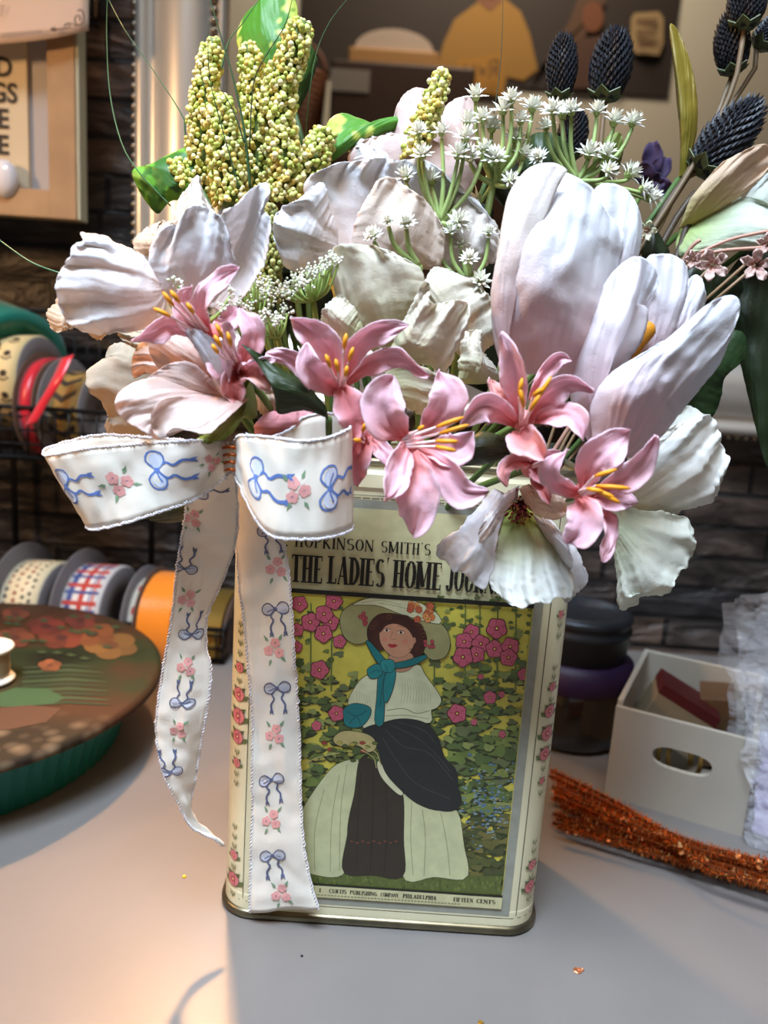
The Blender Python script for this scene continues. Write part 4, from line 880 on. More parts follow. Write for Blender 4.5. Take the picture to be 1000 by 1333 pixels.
# ------------------------------------------------------------------ printed ribbon bow
RIB = mat('cream_printed_ribbon', (240, 232, 218), .6, trans=.12, bump=.25, bscale=1100, sheen=.1, bdist=.0002)
EDGE = mat('white_picot_thread', (240, 236, 240), .55, trans=.15)
RP = mat('ribbon_ink', rough=.6, attr=True)
bow = thing('ribbon_bow', 'white ribbon bow printed with blue bows and pink flowers, tied at the tin front', 'bow', P(304, 600, -.075))
class Strip:
    def __init__(s, A, B, n=110, k=12, rip=.0006, seed=1, bulge=.0):
        A = cr(PX(A), n); B = cr(PX(B), n); s.n, s.k = n, k; s.g = np.zeros((n, k, 3))
        for i in range(n):
            t = unit(A[min(i+1, n-1)]-A[max(i-1, 0)]); w_ = B[i]-A[i]; nn = unit(np.cross(t, w_)); nn = nn if nn @ (A[i]-CAM) < 0 else -nn
            for j in range(k):
                v = j/(k-1); s.g[i, j] = A[i]+w_*v+nn*(rip*(nz(i*.09, v*2.5, seed)*2+nz(i*.3, v*5, seed+3))+bulge*math.sin(math.pi*v))
                if j in (0, k-1): s.g[i, j] += unit(w_)*(.0005*nz(i*.8, j, seed)) 
    def build(s, name, **kw):
        V = s.g.reshape(-1, 3); n, k = s.n, s.k
        o = mesh(name, V, [(i*k+j, i*k+j+1, (i+1)*k+j+1, (i+1)*k+j) for i in range(n-1) for j in range(k-1)], RIB, bow, solid=.0003)
        if kw.get('label'): o['label'] = kw['label']
        for j in (0, k-1):
            q = MB(); pts = cr(s.g[:, j], n*5); N5 = len(pts)
            for tw in (0, math.pi):
                p2 = []
                for i, p in enumerate(pts):
                    a = i*.75+tw; t = unit(pts[min(i+1, N5-1)]-pts[max(i-1, 0)]); e1 = unit(np.cross(t, [.3, .4, .8])); e2 = np.cross(t, e1); p2.append(p+.00038*(math.cos(a)*e1+math.sin(a)*e2)*(1+.8*nz(i*.13, j, tw)))
                q.tube(p2, .00030, 4, cap=False)
            e = q.build('picot_edge', EDGE, o)
        s.o = o; s.pr = MB(); s.cnt = 0; return s
    def ev(s, u, v):
        u = min(max(u, 0), s.n-1.001); v = min(max(v, 0), s.k-1.001); i, j = int(u), int(v); a, b_ = u-i, v-j; g = s.g
        p = (g[i, j]*(1-a)+g[i+1, j]*a)*(1-b_)+(g[i, j+1]*(1-a)+g[i+1, j+1]*a)*b_
        nn = unit(np.cross(g[i+1, j]-g[i, j], g[i, j+1]-g[i, j])); nn = nn if nn @ (p-CAM) < 0 else -nn; return p, nn
    def find(s, px, py, rng=(0, 1)):
        best = None
        for i in range(int(s.n*rng[0]), int((s.n-1)*rng[1])):
            for j in range(s.k-1):
                x, y = proj((s.g[i, j]+s.g[i+1, j+1])/2); d = (x-px)**2+(y-py)**2
                if best is None or d < best[0]: best = (d, i+.5, j+.5)
        return best[1:]
    def motif(s, px, py, kind, ang=0, size=1, rng=(0, 1), ink=None):
        u, v = s.find(px, py, rng); i, j = int(u), int(v)
        du = np.linalg.norm(s.g[i+1, j]-s.g[i, j]); dv = np.linalg.norm(s.g[i, j+1]-s.g[i, j]); ca, sa = math.cos(ang), math.sin(ang)
        for pts, col in MOTIF[kind]:
            if ink and kind == 'bow': col = ink if col[2] < 190 else (186, 188, 200)
            V = []; s.cnt += 1
            for a, b_ in pts:
                a, b_ = a*size, b_*size; x, y = a*ca-b_*sa, a*sa+b_*ca
                p, nn = s.ev(u+x/du, v+y/dv); V.append(p+nn*(.00027+s.cnt*8e-7))
            s.pr.color(col).poly(V)
    def finish(s):
        if s.pr.V: s.pr.build('printed_pattern', RP, s.o, cols=True, smooth=False)
# motifs in metres: x along the ribbon, y across it
def mk_bow():
    out = []; blue = (92, 122, 186); lite = (206, 214, 232)
    def st(pts, w_, c, w1=None):
        for q in stroke(cr(pts, 14), w_, w1): out.append(([tuple(v) for v in q], c))
    for sg in (-1, 1):
        out.append(([(x, y) for x, y in cr([(0, 0), (-.002, sg*.0032), (-.0005, sg*.0058), (.0020, sg*.0052), (.0022, sg*.0026)], 20, True)], lite))
        st([(0, 0), (-.0030, sg*.0030), (-.0016, sg*.0062), (.0018, sg*.0062), (.0026, sg*.0030), (0, 0)], .00062, blue)
        st([(0, 0), (.0002, sg*.002), (.0012, sg*.0042)], .0005, blue)
        st([(0, 0), (.0030, sg*.0028), (.0055, sg*.0018), (.0085, sg*.0036), (.0118, sg*.0034)], .0007, blue, .0011)
        out.append(([(.0112, sg*.0027), (.0138, sg*.0024), (.0126, sg*.0036), (.0136, sg*.0046), (.0112, sg*.0044)], blue))
    out.append(([(.0010*math.cos(q), .0010*math.sin(q)) for q in np.linspace(0, 6.28, 10, endpoint=False)], blue)); return out
def mk_fl():
    out = []; pk = (230, 164, 158); gr = (122, 152, 118)
    for a, b_, r in ((.0055, .0035, .2), (.0060, -.003, .9), (-.0052, .0040, 2.6), (-.0056, -.0030, -2.4)):
        ax = np.array([math.cos(math.atan2(b_, a)), math.sin(math.atan2(b_, a))]); bx_ = np.array([-ax[1], ax[0]]); c = np.array([a, b_])
        out.append(([tuple(c+ax*x+bx_*y) for x, y in ((-.0017, 0), (-.0005, .0008), (.0018, .0002), (.0020, 0), (-.0003, -.0007))], gr))
    for cx, cy in ((.0022, .0020), (.0004, -.0029), (-.0030, .0010)):
        for k in range(5):
            q = k*1.257+cx*900; out.append(([(cx+.0013*math.cos(q)+.00125*math.cos(w_), cy+.0013*math.sin(q)+.00125*math.sin(w_)) for w_ in np.linspace(0, 6.28, 9, endpoint=False)], pk))
        out.append(([(cx+.0005*math.cos(w_), cy+.0005*math.sin(w_)) for w_ in np.linspace(0, 6.28, 7, endpoint=False)], (150, 110, 140)))
    return out
MOTIF = {'bow': mk_bow(), 'fl': mk_fl()}
INK2 = (92, 98, 128)
# hanging tails first, loops above
t2 = Strip([(306, 600, -.070), (306, 650, -.060), (309, 740, -.0505), (318, 820, -.0500), (325, 890, -.0500), (328, 960, -.0500), (328, 1050, -.0500), (326, 1120, -.0500), (325, 1187, -.0500)],
           [(340, 600, -.074), (356, 650, -.064), (372, 720, -.0535), (379, 780, -.0530), (384, 860, -.0540), (389, 940, -.0530), (391, 1010, -.0530), (394, 1080, -.0535), (403, 1140, -.0540), (415, 1183, -.0545)], seed=4, rip=.0007).build('hanging_tail')
for k, (x, y) in enumerate(((357, 737), (358, 790), (360, 845), (361, 898), (356, 955), (355, 1012), (353, 1065), (357, 1112), (363, 1163))):
    t2.motif(x, y, 'fl' if k % 2 == 0 else 'bow', .05*(k % 3), 1.0, ink=INK2)
t2.motif(352, 692, 'bow', 0, .9, ink=INK2); t2.finish()
t1 = Strip([(272, 592, -.082), (248, 628, -.084), (240, 680, -.078), (230, 740, -.070), (224, 800, -.066), (213, 865, -.064), (205, 920, -.064), (203, 960, -.064), (214, 1010, -.064), (232, 1045, -.062), (252, 1078, -.058), (290, 1101, -.050)],
           [(302, 598, -.080), (309, 640, -.076), (309, 690, -.068), (300, 730, -.062), (284, 770, -.060), (270, 805, -.060), (269, 845, -.060), (275, 870, -.062), (271, 915, -.064), (262, 965, -.062), (255, 1010, -.058), (247, 1050, -.055), (258, 1075, -.052), (291, 1098, -.0495)], seed=8, rip=.0010, bulge=.0016).build('hanging_tail')
for k, (x, y, kd, an) in enumerate(((262, 632, 'bow', math.pi/2+.3), (254, 674, 'fl', 0), (241, 738, 'bow', math.pi), (243, 778, 'fl', 0), (250, 828, 'bow', math.pi), (244, 866, 'fl', 0), (237, 915, 'bow', math.pi), (232, 952, 'fl', 0), (224, 1002, 'bow', math.pi))):
    t1.motif(x, y, kd, an, .85, ink=INK2)
t1.finish()
L = Strip([(304, 577, -.084), (270, 574, -.088), (240, 574, -.091), (190, 577, -.093), (150, 580, -.094), (110, 584, -.093), (78, 590, -.090), (60, 592, -.085), (57, 586, -.079), (68, 581, -.074), (90, 574, -.071), (130, 566, -.068), (180, 568, -.067), (240, 573, -.070), (300, 582, -.076)],
          [(304, 612, -.084), (285, 628, -.088), (255, 650, -.091), (215, 664, -.093), (175, 677, -.094), (150, 684, -.093), (128, 689, -.090), (115, 688, -.085), (112, 680, -.079), (122, 674, -.074), (140, 668, -.071), (165, 662, -.068), (200, 650, -.067), (250, 625, -.070), (300, 606, -.076)], seed=12, rip=.0007).build('bow_loop')
L.motif(203, 612, 'bow', math.pi*.95, 1.2, (0, .45)); L.motif(153, 628, 'fl', .4, 1.05, (0, .45)); L.motif(76, 640, 'bow', math.pi*.97, 1.15, (0, .45)); L.motif(274, 600, 'fl', .4, .65, (0, .45)); L.finish()
Rr = Strip([(302, 580, -.082), (310, 568, -.092), (330, 567, -.101), (360, 570, -.106), (395, 574, -.107), (428, 570, -.104), (450, 560, -.096), (458, 551, -.086), (450, 543, -.077), (432, 538, -.071), (412, 539, -.068), (392, 545, -.066), (376, 560, -.068), (340, 574, -.072), (306, 584, -.078)],
           [(302, 612, -.082), (312, 630, -.092), (325, 665, -.101), (350, 696, -.106), (390, 702, -.107), (425, 700, -.104), (450, 694, -.096), (459, 686, -.086), (455, 680, -.077), (440, 674, -.071), (415, 670, -.068), (392, 672, -.066), (372, 668, -.068), (335, 640, -.072), (306, 610, -.078)], seed=15, rip=.0005, n=130).build('bow_loop')
Rr.motif(331, 625, 'bow', 0, 1.15, (0, .5)); Rr.motif(388, 636, 'fl', 1.4, 1.0, (0, .5)); Rr.motif(430, 641, 'bow', 0, 1.3, (0, .55)); Rr.finish()
kn = MB(); kc = P(303, 597, -.086)
for k in range(4): kn.tube([kc+np.array([(.0042+.0004*k)*math.cos(a), .009*math.sin(a)+.006, -.0045+k*.003+.0006*math.sin(3*a)]) for a in np.linspace(0, 2*math.pi, 20)], .0006, 5)
for k in range(60):
    a = RNG.uniform(0, 6.28); p = kc+np.array([.0045*math.cos(a), .009*math.sin(a)+.006, RNG.uniform(-.005, .006)]); kn.tube([p, p+np.array([RNG.uniform(-1, 1), -1, RNG.uniform(-1, 1)])*.0016], .0002, 3)
o = kn.build('copper_tie', mat('copper_wire', (176, 90, 40), .35, .9), bow); o['label'] = 'copper tinsel wire twisted round the middle'

# ------------------------------------------------------------------ the bouquet
GRP = {}
def calyx(parent, px, py, Y, r=.007, col=(110, 128, 60), toward=None):
    c = P(px, py, Y); q = MB(); q.color(col); tw = unit((np.array(toward) if toward is not None else np.array([0, .01, .15]))-c)
    a = unit(np.cross(tw, [.2, .9, .1])); b_ = np.cross(tw, a); q.lathe([(r, -r*.5), (r*.95, 0), (r*.6, r*.9), (r*.25, r*1.5), (0, r*1.6)], c, 14, (a, b_, tw)); return q.build('calyx', ATT, parent, cols=True)
W_ = (238, 236, 238); WB = (240, 226, 222); CR_ = (238, 232, 212); BL = (240, 214, 204); PE = (232, 196, 160)
def flower(name, label, cat, c, petals, Y0, group=None, stem=True, **kw):
    t = thing(name, label, cat, P(c[0], c[1], Y0+.02), group)
    for k, p in enumerate(petals):
        a = dict(cb=WB, ct=W_, Yb=Y0, Yt=Y0-.02, ph=k*1.7+c[0]*.01); a.update(kw); a.update(p[1]); lp = p[0]
        petal('petal', t, lp, a.pop('Yb'), a.pop('Yt'), a.pop('cb'), a.pop('ct'), **a)
    if stem: stemto(t, c[0], c[1], Y0+.008)
    return t
D_ = dict
# -- big white ruffled bloom, upper left
flower('ruffled_flower', 'big white ruffled flower at far left above the ribbon bow', 'flower', (222, 392), [
    ([(180, 330), (172, 318), (185, 300), (212, 288), (235, 298), (240, 320), (232, 345)], D_(Yb=-.045, Yt=-.04, ct=(236, 214, 190), cb=(220, 196, 170))),
    ([(236, 320), (226, 285), (229, 262), (240, 244), (258, 227), (264, 248), (276, 266), (288, 292), (284, 320)], D_(Yb=-.050, Yt=-.042, ct=(240, 228, 216), cb=(226, 210, 196))),
    ([(160, 400), (150, 425), (130, 441), (108, 430), (92, 428), (72, 433), (61, 415), (66, 398), (84, 376)], D_(Yb=-.045, Yt=-.05, ct=(222, 204, 180), cb=(212, 196, 172))),
    ([(262, 396), (268, 350), (282, 300), (290, 278), (312, 264), (328, 246), (349, 238), (351, 258), (341, 270), (353, 286), (350, 325), (334, 362), (312, 392), (286, 405)], D_(Yb=-.062, Yt=-.070, freq=3, rip=.003, bulge=.008, cup=-.004)),
    ([(222, 398), (200, 372), (193, 340), (196, 315), (214, 296), (236, 290), (242, 274), (262, 265), (284, 280), (300, 310), (304, 345), (296, 378), (272, 398), (246, 404)], D_(Yb=-.064, Yt=-.078, freq=4, rip=.003, m=SILK)),
    ([(216, 386), (212, 410), (190, 428), (160, 434), (130, 436), (104, 431), (85, 416), (75, 392), (73, 368), (80, 350), (92, 336), (94, 324), (110, 318), (104, 302), (120, 304), (138, 306), (152, 316), (178, 326), (198, 346), (212, 368)], D_(Yb=-.066, Yt=-.086, freq=5, rip=.003, m=SILK, bulge=-.008)),
], -.06, bulge=-.006)
# -- cream petals low at left, behind the blush bloom
flower('cream_flower', 'sheer cream petals hanging behind the blush flower, above the bow loop', 'flower', (215, 520), [
    ([(230, 470), (190, 455), (165, 448), (148, 448), (137, 462), (142, 484), (116, 482), (112, 500), (120, 513), (132, 518), (142, 536), (136, 556), (150, 572), (200, 578), (240, 560)], D_(Yb=-.045, Yt=-.050, ct=(206, 190, 166), cb=(190, 176, 152), freq=3)),
    ([(230, 440), (200, 430), (172, 428), (152, 432), (168, 452), (190, 470), (230, 480)], D_(Yb=-.04, Yt=-.042, ct=(200, 184, 160), cb=(188, 170, 146))),
], -.045)
# -- blush bloom above the bow
bl = flower('blush_magnolia', 'blush pink cupped flower resting on the left bow loop', 'flower', (300, 520), [
    ([(262, 492), (225, 492), (198, 480), (176, 492), (171, 470), (180, 450), (196, 436), (222, 440), (256, 470)], D_(Yb=-.062, Yt=-.068, cb=(236, 204, 190), ct=(240, 216, 204))),
    ([(290, 516), (250, 500), (210, 482), (194, 458), (198, 432), (214, 419), (234, 416), (256, 432), (276, 458), (296, 490)], D_(Yb=-.066, Yt=-.076, cb=(232, 190, 176), ct=(240, 214, 200), freq=2, rip=.0012)),
    ([(300, 520), (262, 520), (222, 505), (190, 498), (208, 480), (228, 471), (252, 472), (270, 490), (292, 512)], D_(Yb=-.074, Yt=-.086, cb=(234, 200, 188), ct=(240, 216, 206), freq=2, rip=.001)),
    ([(302, 522), (262, 540), (214, 556), (206, 572), (186, 561), (160, 545), (149, 524), (160, 506), (190, 493), (222, 488), (250, 497), (272, 512)], D_(Yb=-.078, Yt=-.094, cb=(238, 206, 196), ct=(242, 222, 214), freq=2.5, rip=.0016)),
    ([(308, 524), (290, 516), (268, 478), (252, 448), (238, 427), (262, 430), (284, 450), (304, 486), (311, 514)], D_(Yb=-.078, Yt=-.090, cb=(240, 214, 204), ct=(232, 232, 238), freq=1.5, rip=.001)),
    ([(324, 519), (298, 543), (272, 564), (250, 562), (228, 557), (218, 562), (211, 573), (200, 564), (195, 548), (200, 532), (216, 518), (248, 514), (286, 518)], D_(Yb=-.082, Yt=-.104, cb=(236, 202, 192), ct=(242, 226, 220), freq=2, rip=.002, cup=-.008)),
], -.072, frill=.35)
calyx(bl, 310, 515, -.072, .008)
petal('sepal', bl, [(322, 520), (316, 545), (296, 566), (270, 578), (256, 572), (280, 560), (302, 540)], -.078, -.088, (110, 124, 50), (132, 146, 60), m=LEAFM, rip=.0006)
# -- white bloom at centre back
flower('ruffled_flower', 'large white ruffled flower behind the centre, under the yellow berry spikes', 'flower', (500, 345), [
    ([(470, 225), (455, 206), (462, 182), (474, 172), (490, 179), (512, 172), (528, 192), (528, 220)], D_(Yb=-.01, Yt=0, ct=(240, 236, 232))),
    ([(440, 345), (408, 310), (396, 262), (398, 236), (420, 220), (450, 211), (490, 204), (520, 208), (548, 206), (580, 226), (622, 262), (642, 300), (632, 335), (580, 352)], D_(Yb=-.020, Yt=-.030, freq=6, rip=.0035, m=SILK, bulge=.004)),
    ([(470, 348), (456, 318), (470, 272), (486, 240), (505, 231), (532, 244), (562, 268), (580, 305), (572, 345), (520, 356)], D_(Yb=-.028, Yt=-.036, freq=3, ct=(238, 222, 208), cb=(230, 206, 192))),
    ([(440, 342), (408, 352), (384, 355), (366, 343), (357, 315), (354, 290), (366, 268), (395, 254), (420, 236), (428, 262), (440, 300)], D_(Yb=-.030, Yt=-.044, freq=3, rip=.003, m=SILK)),
    ([(560, 340), (556, 300), (566, 258), (590, 246), (622, 262), (650, 300), (645, 340), (600, 356)], D_(Yb=-.026, Yt=-.022, freq=3, ct=(232, 224, 216))),
], -.025)
# -- blush pair at the top centre behind the spike
flower('blush_flower', 'blush flower peeking out behind the small berry spike, top centre', 'flower', (565, 210), [
    ([(530, 260), (510, 205), (511, 160), (520, 130), (540, 114), (560, 122), (562, 160), (560, 220)], D_(Yb=.0, Yt=.006, freq=1.5, rip=.001)),
    ([(560, 250), (562, 190), (572, 150), (590, 131), (612, 126), (622, 150), (616, 200), (600, 250)], D_(Yb=.0, Yt=.008, freq=1.5, rip=.001)),
    ([(520, 270), (470, 235), (452, 205), (480, 180), (530, 175), (580, 190), (620, 215), (610, 260), (570, 285)], D_(Yb=-.004, Yt=-.008, freq=3, rip=.002)),
], .01, cb=(236, 204, 196), ct=(240, 216, 208), frill=.4)
# -- cream bloom, centre
flower('cream_ruffled_flower', 'cream ruffled flower in the middle, behind the pink lilies', 'flower', (500, 455), [
    ([(560, 400), (552, 370), (562, 350), (590, 352), (622, 366), (642, 400), (645, 445), (612, 470), (580, 450)], D_(Yb=-.036, Yt=-.036, ct=(232, 224, 206), cb=(214, 206, 180))),
    ([(596, 500), (600, 450), (612, 428), (628, 432), (620, 452), (634, 462), (650, 494), (625, 500)], D_(Yb=-.045, Yt=-.05, ct=(240, 230, 212))),
    ([(500, 470), (455, 425), (436, 385), (428, 352), (432, 328), (446, 318), (476, 318), (505, 324), (530, 336), (550, 352), (556, 378), (548, 410), (530, 450)], D_(Yb=-.048, Yt=-.060, freq=4, rip=.003)),
    ([(474, 450), (440, 450), (420, 430), (418, 405), (430, 388), (446, 386), (462, 402), (474, 430)], D_(Yb=-.055, Yt=-.066, freq=2)),
    ([(500, 470), (520, 425), (540, 388), (552, 368), (560, 372), (562, 396), (600, 388), (614, 400), (608, 424), (598, 452), (586, 475), (574, 488), (556, 474), (530, 476)], D_(Yb=-.058, Yt=-.072, freq=4, rip=.0028, ct=(240, 232, 214))),
    ([(500, 480), (520, 470), (556, 478), (590, 500), (606, 530), (590, 545), (550, 540), (510, 520)], D_(Yb=-.055, Yt=-.058, ct=(230, 222, 204))),
], -.05, cb=(206, 208, 160), ct=CR_)
flower('blush_flower', 'pale beige petals tucked right of the blush flower, over the dark gap', 'flower', (330, 510), [
    ([(322, 500), (340, 484), (362, 486), (386, 500), (384, 530), (352, 545), (330, 530)], D_(Yb=-.055, Yt=-.060, ct=(228, 206, 190), cb=(212, 184, 166))),
], -.05)
flower('pink_flower', 'pink petals rising just behind the right bow loop', 'flower', (380, 560), [
    ([(335, 575), (332, 552), (346, 540), (372, 532), (402, 536), (415, 552), (405, 580)], D_(Yb=-.060, Yt=-.062, ct=(232, 164, 170), cb=(214, 130, 134), freq=2)),
], -.055, frill=.5)
# -- tulips
flower('white_tulip', 'tall closed white tulip, largest flower at right', 'flower', (705, 490), [
    ([(770, 420), (772, 340), (768, 280), (776, 244), (800, 238), (822, 253), (835, 286), (832, 335), (812, 385), (795, 430)], D_(Yb=-.045, Yt=-.045, freq=2, m=SILK)),
    ([(655, 485), (642, 440), (640, 392), (648, 340), (655, 296), (668, 258), (690, 228), (716, 218), (746, 228), (772, 246), (790, 276), (812, 305), (806, 350), (790, 405), (772, 452), (745, 490)], D_(Yb=-.062, Yt=-.062, freq=5, rip=.0018, bulge=-.022, cup=.006, m=SILK, wr=.0014)),
    ([(655, 460), (642, 420), (640, 375), (650, 320), (658, 268), (672, 236), (694, 216), (722, 212), (738, 224), (706, 240), (684, 268), (672, 320), (664, 390), (664, 440)], D_(Yb=-.072, Yt=-.074, freq=1.5, rip=.0015, m=SILK, ct=(240, 230, 222))),
], -.055, cb=(234, 204, 204), ct=(240, 240, 244), frill=.35)
tu = flower('white_tulip', 'open white tulip with an orange stamen, leaning to the right', 'flower', (790, 590), [
    ([(858, 465), (872, 420), (886, 385), (898, 362), (908, 357), (917, 370), (917, 402), (906, 428), (884, 452)], D_(Yb=-.038, Yt=-.032, freq=2)),
    ([(815, 500), (822, 440), (832, 380), (840, 338), (858, 330), (882, 334), (895, 352), (897, 392), (880, 435), (856, 480)], D_(Yb=-.045, Yt=-.036, freq=3, ct=(236, 232, 238))),
    ([(790, 500), (800, 440), (806, 390), (812, 350), (830, 334), (852, 346), (856, 372), (842, 396), (836, 420), (820, 470)], D_(Yb=-.050, Yt=-.052, freq=2)),
    ([(768, 580), (745, 530), (746, 480), (756, 440), (772, 402), (788, 368), (806, 346), (828, 334), (836, 350), (828, 372), (812, 392), (840, 398), (844, 416), (834, 448), (814, 478), (800, 520), (795, 570)], D_(Yb=-.062, Yt=-.064, freq=3, rip=.0022, bulge=-.012, m=SILK, ct=(238, 230, 234))),
    ([(775, 592), (768, 540), (778, 500), (804, 478), (840, 458), (872, 440), (900, 414), (924, 394), (946, 384), (961, 388), (962, 408), (950, 442), (936, 476), (908, 510), (880, 546), (852, 578), (822, 596)], D_(Yb=-.068, Yt=-.074, freq=5, rip=.0018, bulge=-.018, cup=.004, m=SILK, wr=.0014)),
], -.055, cb=(236, 206, 212), ct=(240, 240, 246), frill=.35)
q = MB(); q.color((206, 134, 30)); q.tube(cr(PX([(820, 470, -.056), (832, 445, -.054), (845, 422, -.052)]), 10), [.0022, .0024, .0026, .0028, .003, .0034, .0038, .0042, .0044, .0030], 8); q.build('pistil', ATT, tu, cols=True)
# -- ruffled bloom lower right and the green-throated one below
flower('ruffled_flower', 'wide white ruffled flower fanning out at lower right', 'flower', (775, 640), [
    ([(800, 640), (826, 580), (856, 545), (890, 528), (916, 536), (934, 556), (925, 590), (880, 625), (830, 655)], D_(Yb=-.030, Yt=-.024, ct=(222, 222, 212), cb=(214, 214, 196))),
    ([(770, 655), (800, 618), (835, 582), (866, 562), (896, 546), (912, 538), (930, 544), (938, 562), (937, 582), (949, 602), (946, 618), (936, 640), (924, 656), (904, 660), (886, 665), (866, 671), (830, 672)], D_(Yb=-.045, Yt=-.046, freq=4, rip=.0026, frill=1.25)),
    ([(770, 660), (800, 655), (836, 662), (868, 668), (890, 672), (902, 690), (906, 712), (900, 731), (886, 746), (876, 766), (860, 774), (842, 770), (833, 776), (830, 787), (812, 793), (806, 788), (802, 752), (796, 715), (784, 685)], D_(Yb=-.048, Yt=-.052, freq=4, rip=.0026, cb=(216, 226, 190), ct=(234, 236, 224), frill=1.25)),
], -.04, ct=(240, 238, 232), cb=(226, 228, 212))
gt = flower('throated_flower', 'white flower with green throat and dark red centre hanging over the tin front', 'flower', (675, 655), [
    ([(684, 660), (700, 690), (712, 720), (728, 752), (736, 784), (752, 774), (766, 754), (758, 732), (748, 712), (730, 690), (706, 664)], D_(Yb=-.060, Yt=-.080, freq=2)),
    ([(664, 645), (652, 690), (640, 735), (634, 766), (616, 760), (600, 746), (588, 745), (580, 731), (569, 722), (574, 704), (600, 684), (622, 660), (644, 636)], D_(Yb=-.062, Yt=-.085, freq=3, rip=.0024)),
    ([(658, 660), (648, 690), (640, 730), (637, 762), (652, 778), (666, 786), (682, 792), (698, 784), (712, 786), (726, 778), (742, 780), (746, 752), (730, 712), (712, 680), (690, 662)], D_(Yb=-.064, Yt=-.092, freq=5, rip=.0020, cb=(176, 190, 66), ct=(240, 240, 232))),
    ([(692, 668), (708, 676), (722, 684), (736, 702), (746, 728), (742, 742), (726, 720), (708, 698)], D_(Yb=-.072, Yt=-.090, freq=1.5)),
    ([(676, 632), (652, 646), (636, 668), (622, 694), (626, 708), (640, 694), (652, 672), (674, 648)], D_(Yb=-.072, Yt=-.094, freq=1, ct=(240, 232, 230))),
    ([(676, 636), (690, 630), (714, 640), (736, 652), (738, 668), (722, 678), (700, 670), (684, 656)], D_(Yb=-.076, Yt=-.092, freq=1.2, cb=(236, 200, 170), ct=(240, 214, 190))),
], -.06)
q = MB(); c = P(675, 655, -.070)
for k in range(130):
    d = unit([RNG.gauss(0, 1), -1.0+RNG.gauss(0, .4), RNG.gauss(-.3, .8)]); L_ = RNG.uniform(.004, .0095)
    q.color((120, 40, 40)); q.tube([c, c+d*L_], .0002, 3); q.color(RNG.choice(((132, 34, 44), (160, 60, 50), (110, 26, 34), (176, 120, 60)))); q.ball(c+d*L_, .00065, 5, 4)
q.build('stamen_cluster', ATT, gt, cols=True)
# -- soft flower at the right edge and its tiny blossoms
flower('rosebud', 'peach and pale green bud at the right edge beside the dark thistle', 'flower', (882, 305), [
    ([(975, 300), (970, 262), (984, 240), (1004, 222), (1040, 212), (1060, 260), (1040, 310), (1000, 318)], D_(Yb=.02, Yt=.012, ct=(228, 232, 226), cb=(214, 222, 190))),
    ([(884, 300), (880, 320), (886, 334), (920, 328), (955, 326), (990, 318), (1016, 300), (1004, 268), (968, 256), (930, 268), (900, 284)], D_(Yb=.018, Yt=-.006, ct=(222, 230, 212), cb=(176, 196, 110), freq=2)),
    ([(884, 298), (898, 262), (918, 236), (944, 210), (972, 194), (998, 188), (1004, 212), (984, 238), (960, 258), (926, 280), (902, 292)], D_(Yb=.014, Yt=-.004, ct=(240, 212, 184), cb=(222, 206, 130), freq=2)),
], .02, frill=.3)
def tiny(c, Y, sz, col, name, label):
    t = thing(name, label, 'blossom', P(c[0], c[1], Y), 'tiny pink blossoms on the spray at the right edge')
    for k in range(5):
        a = k*1.257+c[0]; dx, dy = math.cos(a)*sz, math.sin(a)*sz
        strap('petal', t, [(c[0]+dx*.12, c[1]+dy*.12, Y), (c[0]+dx*.6, c[1]+dy*.6, Y-.003), (c[0]+dx, c[1]+dy, Y-.004)], sz*.58, (226, 166, 150), col, n=9, k=7, tipw=.35, peak=.7, cup=.3)
    stemto(t, c[0], c[1], Y+.001, r=.0008, end=(.06, .0, .2), color=(150, 120, 90)); return t
for k, (x, y, s_, w_) in enumerate(((928, 345, 22, 'blossom under the peach bud, leftmost of the pink spray'), (985, 345, 22, 'blossom just inside the right edge under the bud'), (903, 338, 13, 'small bud-like blossom at the left end of the pink spray'), (1000, 318, 16, 'blossom cut by the right edge of the picture'), (842, 300, 14, 'creamy blossom right of the closed tulip'))):
    tiny((x, y), -.014 if x > 850 else -.02, s_, (236, 206, 196) if x > 850 else (230, 228, 200), 'tiny_blossom', 'tiny pale pink five-petalled '+w_ if x > 850 else 'tiny five-petalled '+w_)
sp_ = MB(); sp_.color((196, 150, 130))
for pts in ([(886, 345, -.006), (930, 328, -.010), (1000, 322, -.012)], [(900, 334, -.008), (950, 312, -.010), (1005, 300, -.012)], [(886, 345, -.006), (900, 322, -.010), (912, 312, -.012)]): sp_.tube(cr(PX(pts), 12), .0009, 6)
sp_.tube(cr([P(886, 345, -.006), P(830, 420, -.01), np.array([.05, .0, .2])], 14), .0011, 6)
tag(sp_.build('blossom_twig', ATT, cols=True, loc=P(886, 345, -.006)), 'thin pinkish twig carrying the tiny blossoms at the right edge', 'twig')

